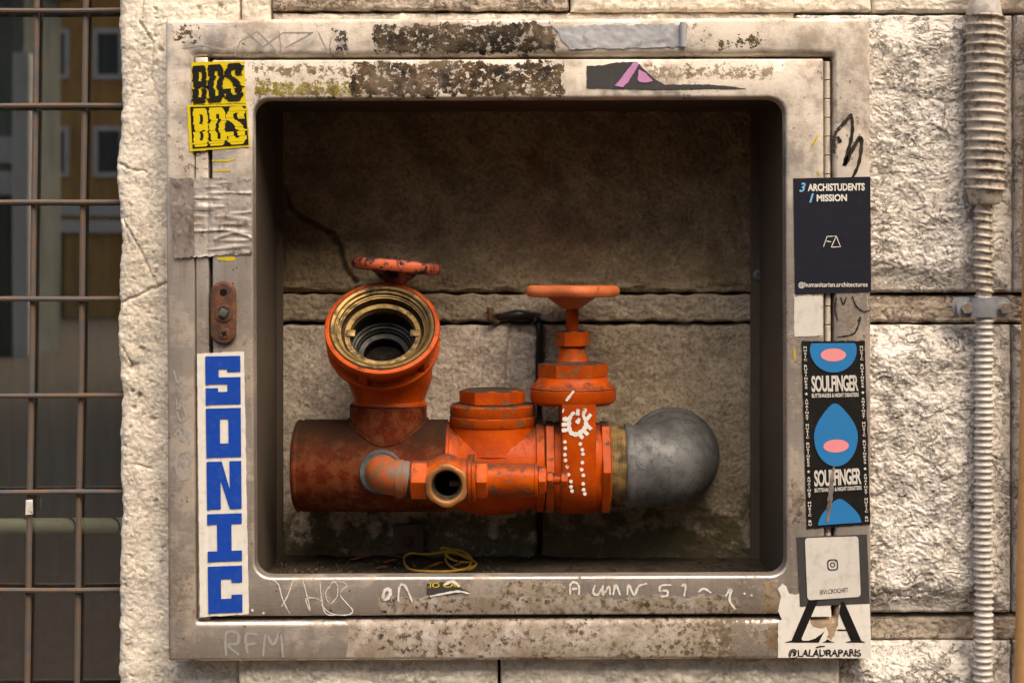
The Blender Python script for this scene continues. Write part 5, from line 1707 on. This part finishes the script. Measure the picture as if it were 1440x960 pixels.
# torn bill with mauve print, top of the door
tb = thing('torn_poster', W(900, 126, -1), 'torn dark poster scrap with mauve letter on the upper door rail', 'poster')
def torn_sheet(name, P, d, mat, parent, seed):
    mb = MB()
    dense = []
    P = [np.array(p, float) for p in P]
    for i in range(len(P)):
        a, b = P[i], P[(i + 1) % len(P)]
        n = max(2, int(np.hypot(*(b - a)) / 3))
        for j in range(n):
            p = a + (b - a) * j / n
            dense.append(p + 1.1 * np.array((float(perlin(p[0] / 5, p[1] / 5, seed)), float(perlin(p[0] / 5, p[1] / 5, seed + 4)))))
    n = len(dense)
    mb.add([W(p[0], p[1], d) for p in dense] + [W(p[0], p[1], d + .6) for p in dense], [tuple(range(n))] + [(i, n + i, n + (i + 1) % n, (i + 1) % n) for i in range(n)])
    return mb.build(name, mat, parent, smooth=0)
torn_sheet('paper', [(825, 93), (846, 92), (868, 88), (895, 87), (908, 100), (922, 112), (934, 119), (994, 119), (1030, 122), (1050, 125), (1000, 125), (930, 126), (880, 125), (825, 124)], -1.0, M['p_charcoal'], tb, 3)
torn_sheet('mauve_stroke', [(864, 121), (872, 112), (884, 96), (892, 87), (899, 90), (893, 100), (884, 115), (876, 123)], -1.8, M['p_mauve'], tb, 5)
torn_sheet('mauve_stroke', [(898, 98), (908, 103), (918, 114), (906, 117), (897, 114)], -1.8, M['p_mauve'], tb, 7)
torn_sheet('paper_remnant', [(1117, 417), (1157, 416), (1157, 472), (1117, 473)], -.6, M['p_offwhite'], None, 9)
tag(bpy.data.objects['paper_remnant'], 'blank stained paper square left of the hinge under the navy sticker', 'paper scrap')
tp_ = torn_sheet('paper_fragment', [(600, 820), (624, 818), (640, 822), (660, 832), (630, 836), (600, 836)], -.8, M['p_charcoal'], None, 13)
tag(tp_, 'torn black paper fragment on the lower door rail', 'paper scrap')
fr_t = text('print', '.IO CAS', [(601, 819), (648, 818), (648, 825), (601, 826)], -1.3, M['p_yellow'], tp_, bold=.01)

# scrawls on the cabinet
def scrawl(name, lines, w, mat, d=-.5, label=None, straight=False):
    mb = MB()
    for i, l in enumerate(lines): stroke(mb, l, w, d - .02 * i, straight=straight)
    o = mb.build(name, mat, cab, smooth=0)
    if label: o['label'] = label
    return o
scrawl('white_scrawl', [[(384, 815), (392, 822), (396, 838), (404, 856), (408, 862)], [(396, 852), (404, 838), (410, 822), (412, 815)], [(426, 816), (432, 838), (436, 858), (430, 842), (440, 840), (452, 844)], [(450, 818), (452, 840), (458, 862), (476, 864)], [(462, 824), (458, 836), (464, 848), (474, 838), (474, 822), (468, 818), (462, 828)], [(474, 816), (488, 822), (478, 834), (486, 846), (496, 858), (488, 864), (466, 862), (452, 850)]], 1.5, M['white_paint'], label='white looping scrawl on the lower door rail')
scrawl('white_letters', [[(802, 836), (802, 822), (808, 818), (814, 824), (814, 836)], [(804, 828), (812, 827)], [(837, 822), (834, 832), (840, 836), (848, 824)], [(848, 822), (848, 836), (856, 824), (858, 836)], [(862, 836), (866, 822), (872, 836)], [(882, 836), (884, 822), (892, 836), (898, 824), (910, 820)], [(944, 822), (930, 823), (928, 830), (938, 830), (938, 837), (928, 838)], [(958, 824), (964, 822), (962, 838)], [(982, 832), (990, 827), (1000, 833)], [(1020, 838), (1028, 828), (1026, 844), (1034, 856)]], 3.2, M['white_paint'], d=-.6, label='white painted characters along the lower door rail')
for i, (l, w) in enumerate([([(538, 842), (541, 830), (547, 828), (549, 834), (544, 842), (539, 842)], 5), ([(560, 845), (562, 824), (570, 824), (580, 846)], 3.4), ([(625, 822), (636, 817), (646, 824)], 4), ([(605, 838), (625, 834), (645, 831), (660, 834)], 3),
                            ([(1046, 833), (1048, 836)], 4), ([(1056, 836), (1058, 838)], 4), ([(354, 856), (356, 859)], 3.5), ([(370, 860), (371, 863)], 3.5)]):
    scrawl('white_blot', [l], w, M['white_paint'], d=-1.5)
scrawl('black_scrawl', [[(1198, 160), (1188, 172), (1177, 184)], [(1176, 184), (1172, 200), (1173, 216)], [(1178, 192), (1182, 201)], [(1197, 160), (1199, 180), (1196, 200), (1190, 222), (1188, 232), (1198, 212), (1210, 193), (1211, 210), (1207, 232), (1199, 250)]], 5.6, M['marker'], label='black marker tag on the right side of the frame')
scrawl('black_curl', [[(1176, 418), (1174, 436), (1178, 450)], [(1182, 418), (1186, 428), (1190, 418)], [(1198, 416), (1204, 430), (1214, 438), (1224, 436)], [(1206, 452), (1210, 446), (1206, 460), (1199, 470), (1178, 474)]], 2.4, M['marker'], label='black marker curls on the frame beside the hinge')
scrawl('grey_scrawl', [[(244, 520), (250, 538), (256, 532)], [(248, 560), (252, 590), (262, 586), (256, 570), (250, 578)], [(246, 612), (252, 604), (256, 620), (262, 606), (266, 624)], [(262, 634), (250, 640), (248, 660), (256, 674), (266, 668), (268, 650), (262, 638)], [(262, 690), (264, 700)]], 3.4, M['grey_spray'], label='grey marker scrawl down the left side of the frame')
scrawl('grey_letters', [[(318, 922), (318, 890), (334, 890), (334, 904), (320, 906), (336, 920)], [(348, 918), (346, 892), (362, 892)], [(348, 906), (360, 904)], [(370, 922), (374, 892), (384, 906), (394, 890), (398, 924)]], 4.2, M['grey_spray'], label='faint grey letters on the bottom left of the frame')
scrawl('scratches', [[(256, 68), (284, 64), (310, 70)], [(330, 78), (338, 58), (362, 44), (382, 64), (392, 78)], [(348, 46), (370, 66), (398, 46), (440, 46), (400, 68)], [(392, 44), (396, 76)], [(448, 46), (462, 76), (466, 52)], [(480, 62), (486, 78)]], 1.7, M['grey_spray'], label='thin grey scratched zigzags on the top left of the frame', straight=True)
for l in ([(298, 226), (318, 226), (331, 224)], [(301, 241), (312, 240), (325, 240)], [(1142, 206), (1150, 191)], [(1150, 240), (1152, 247)], [(1117, 489), (1118, 506)]):
    scrawl('yellow_dash', [l], 2.6, M['yellow_paint'])
mb = MB()
for P in ([(304, 362), (331, 361), (331, 366), (320, 367), (306, 365)],):
    mb.add([W(x, y, -.5) for x, y in P], [tuple(range(len(P)))])
mb.build('yellow_smear', M['yellow_paint'], cab, smooth=0)
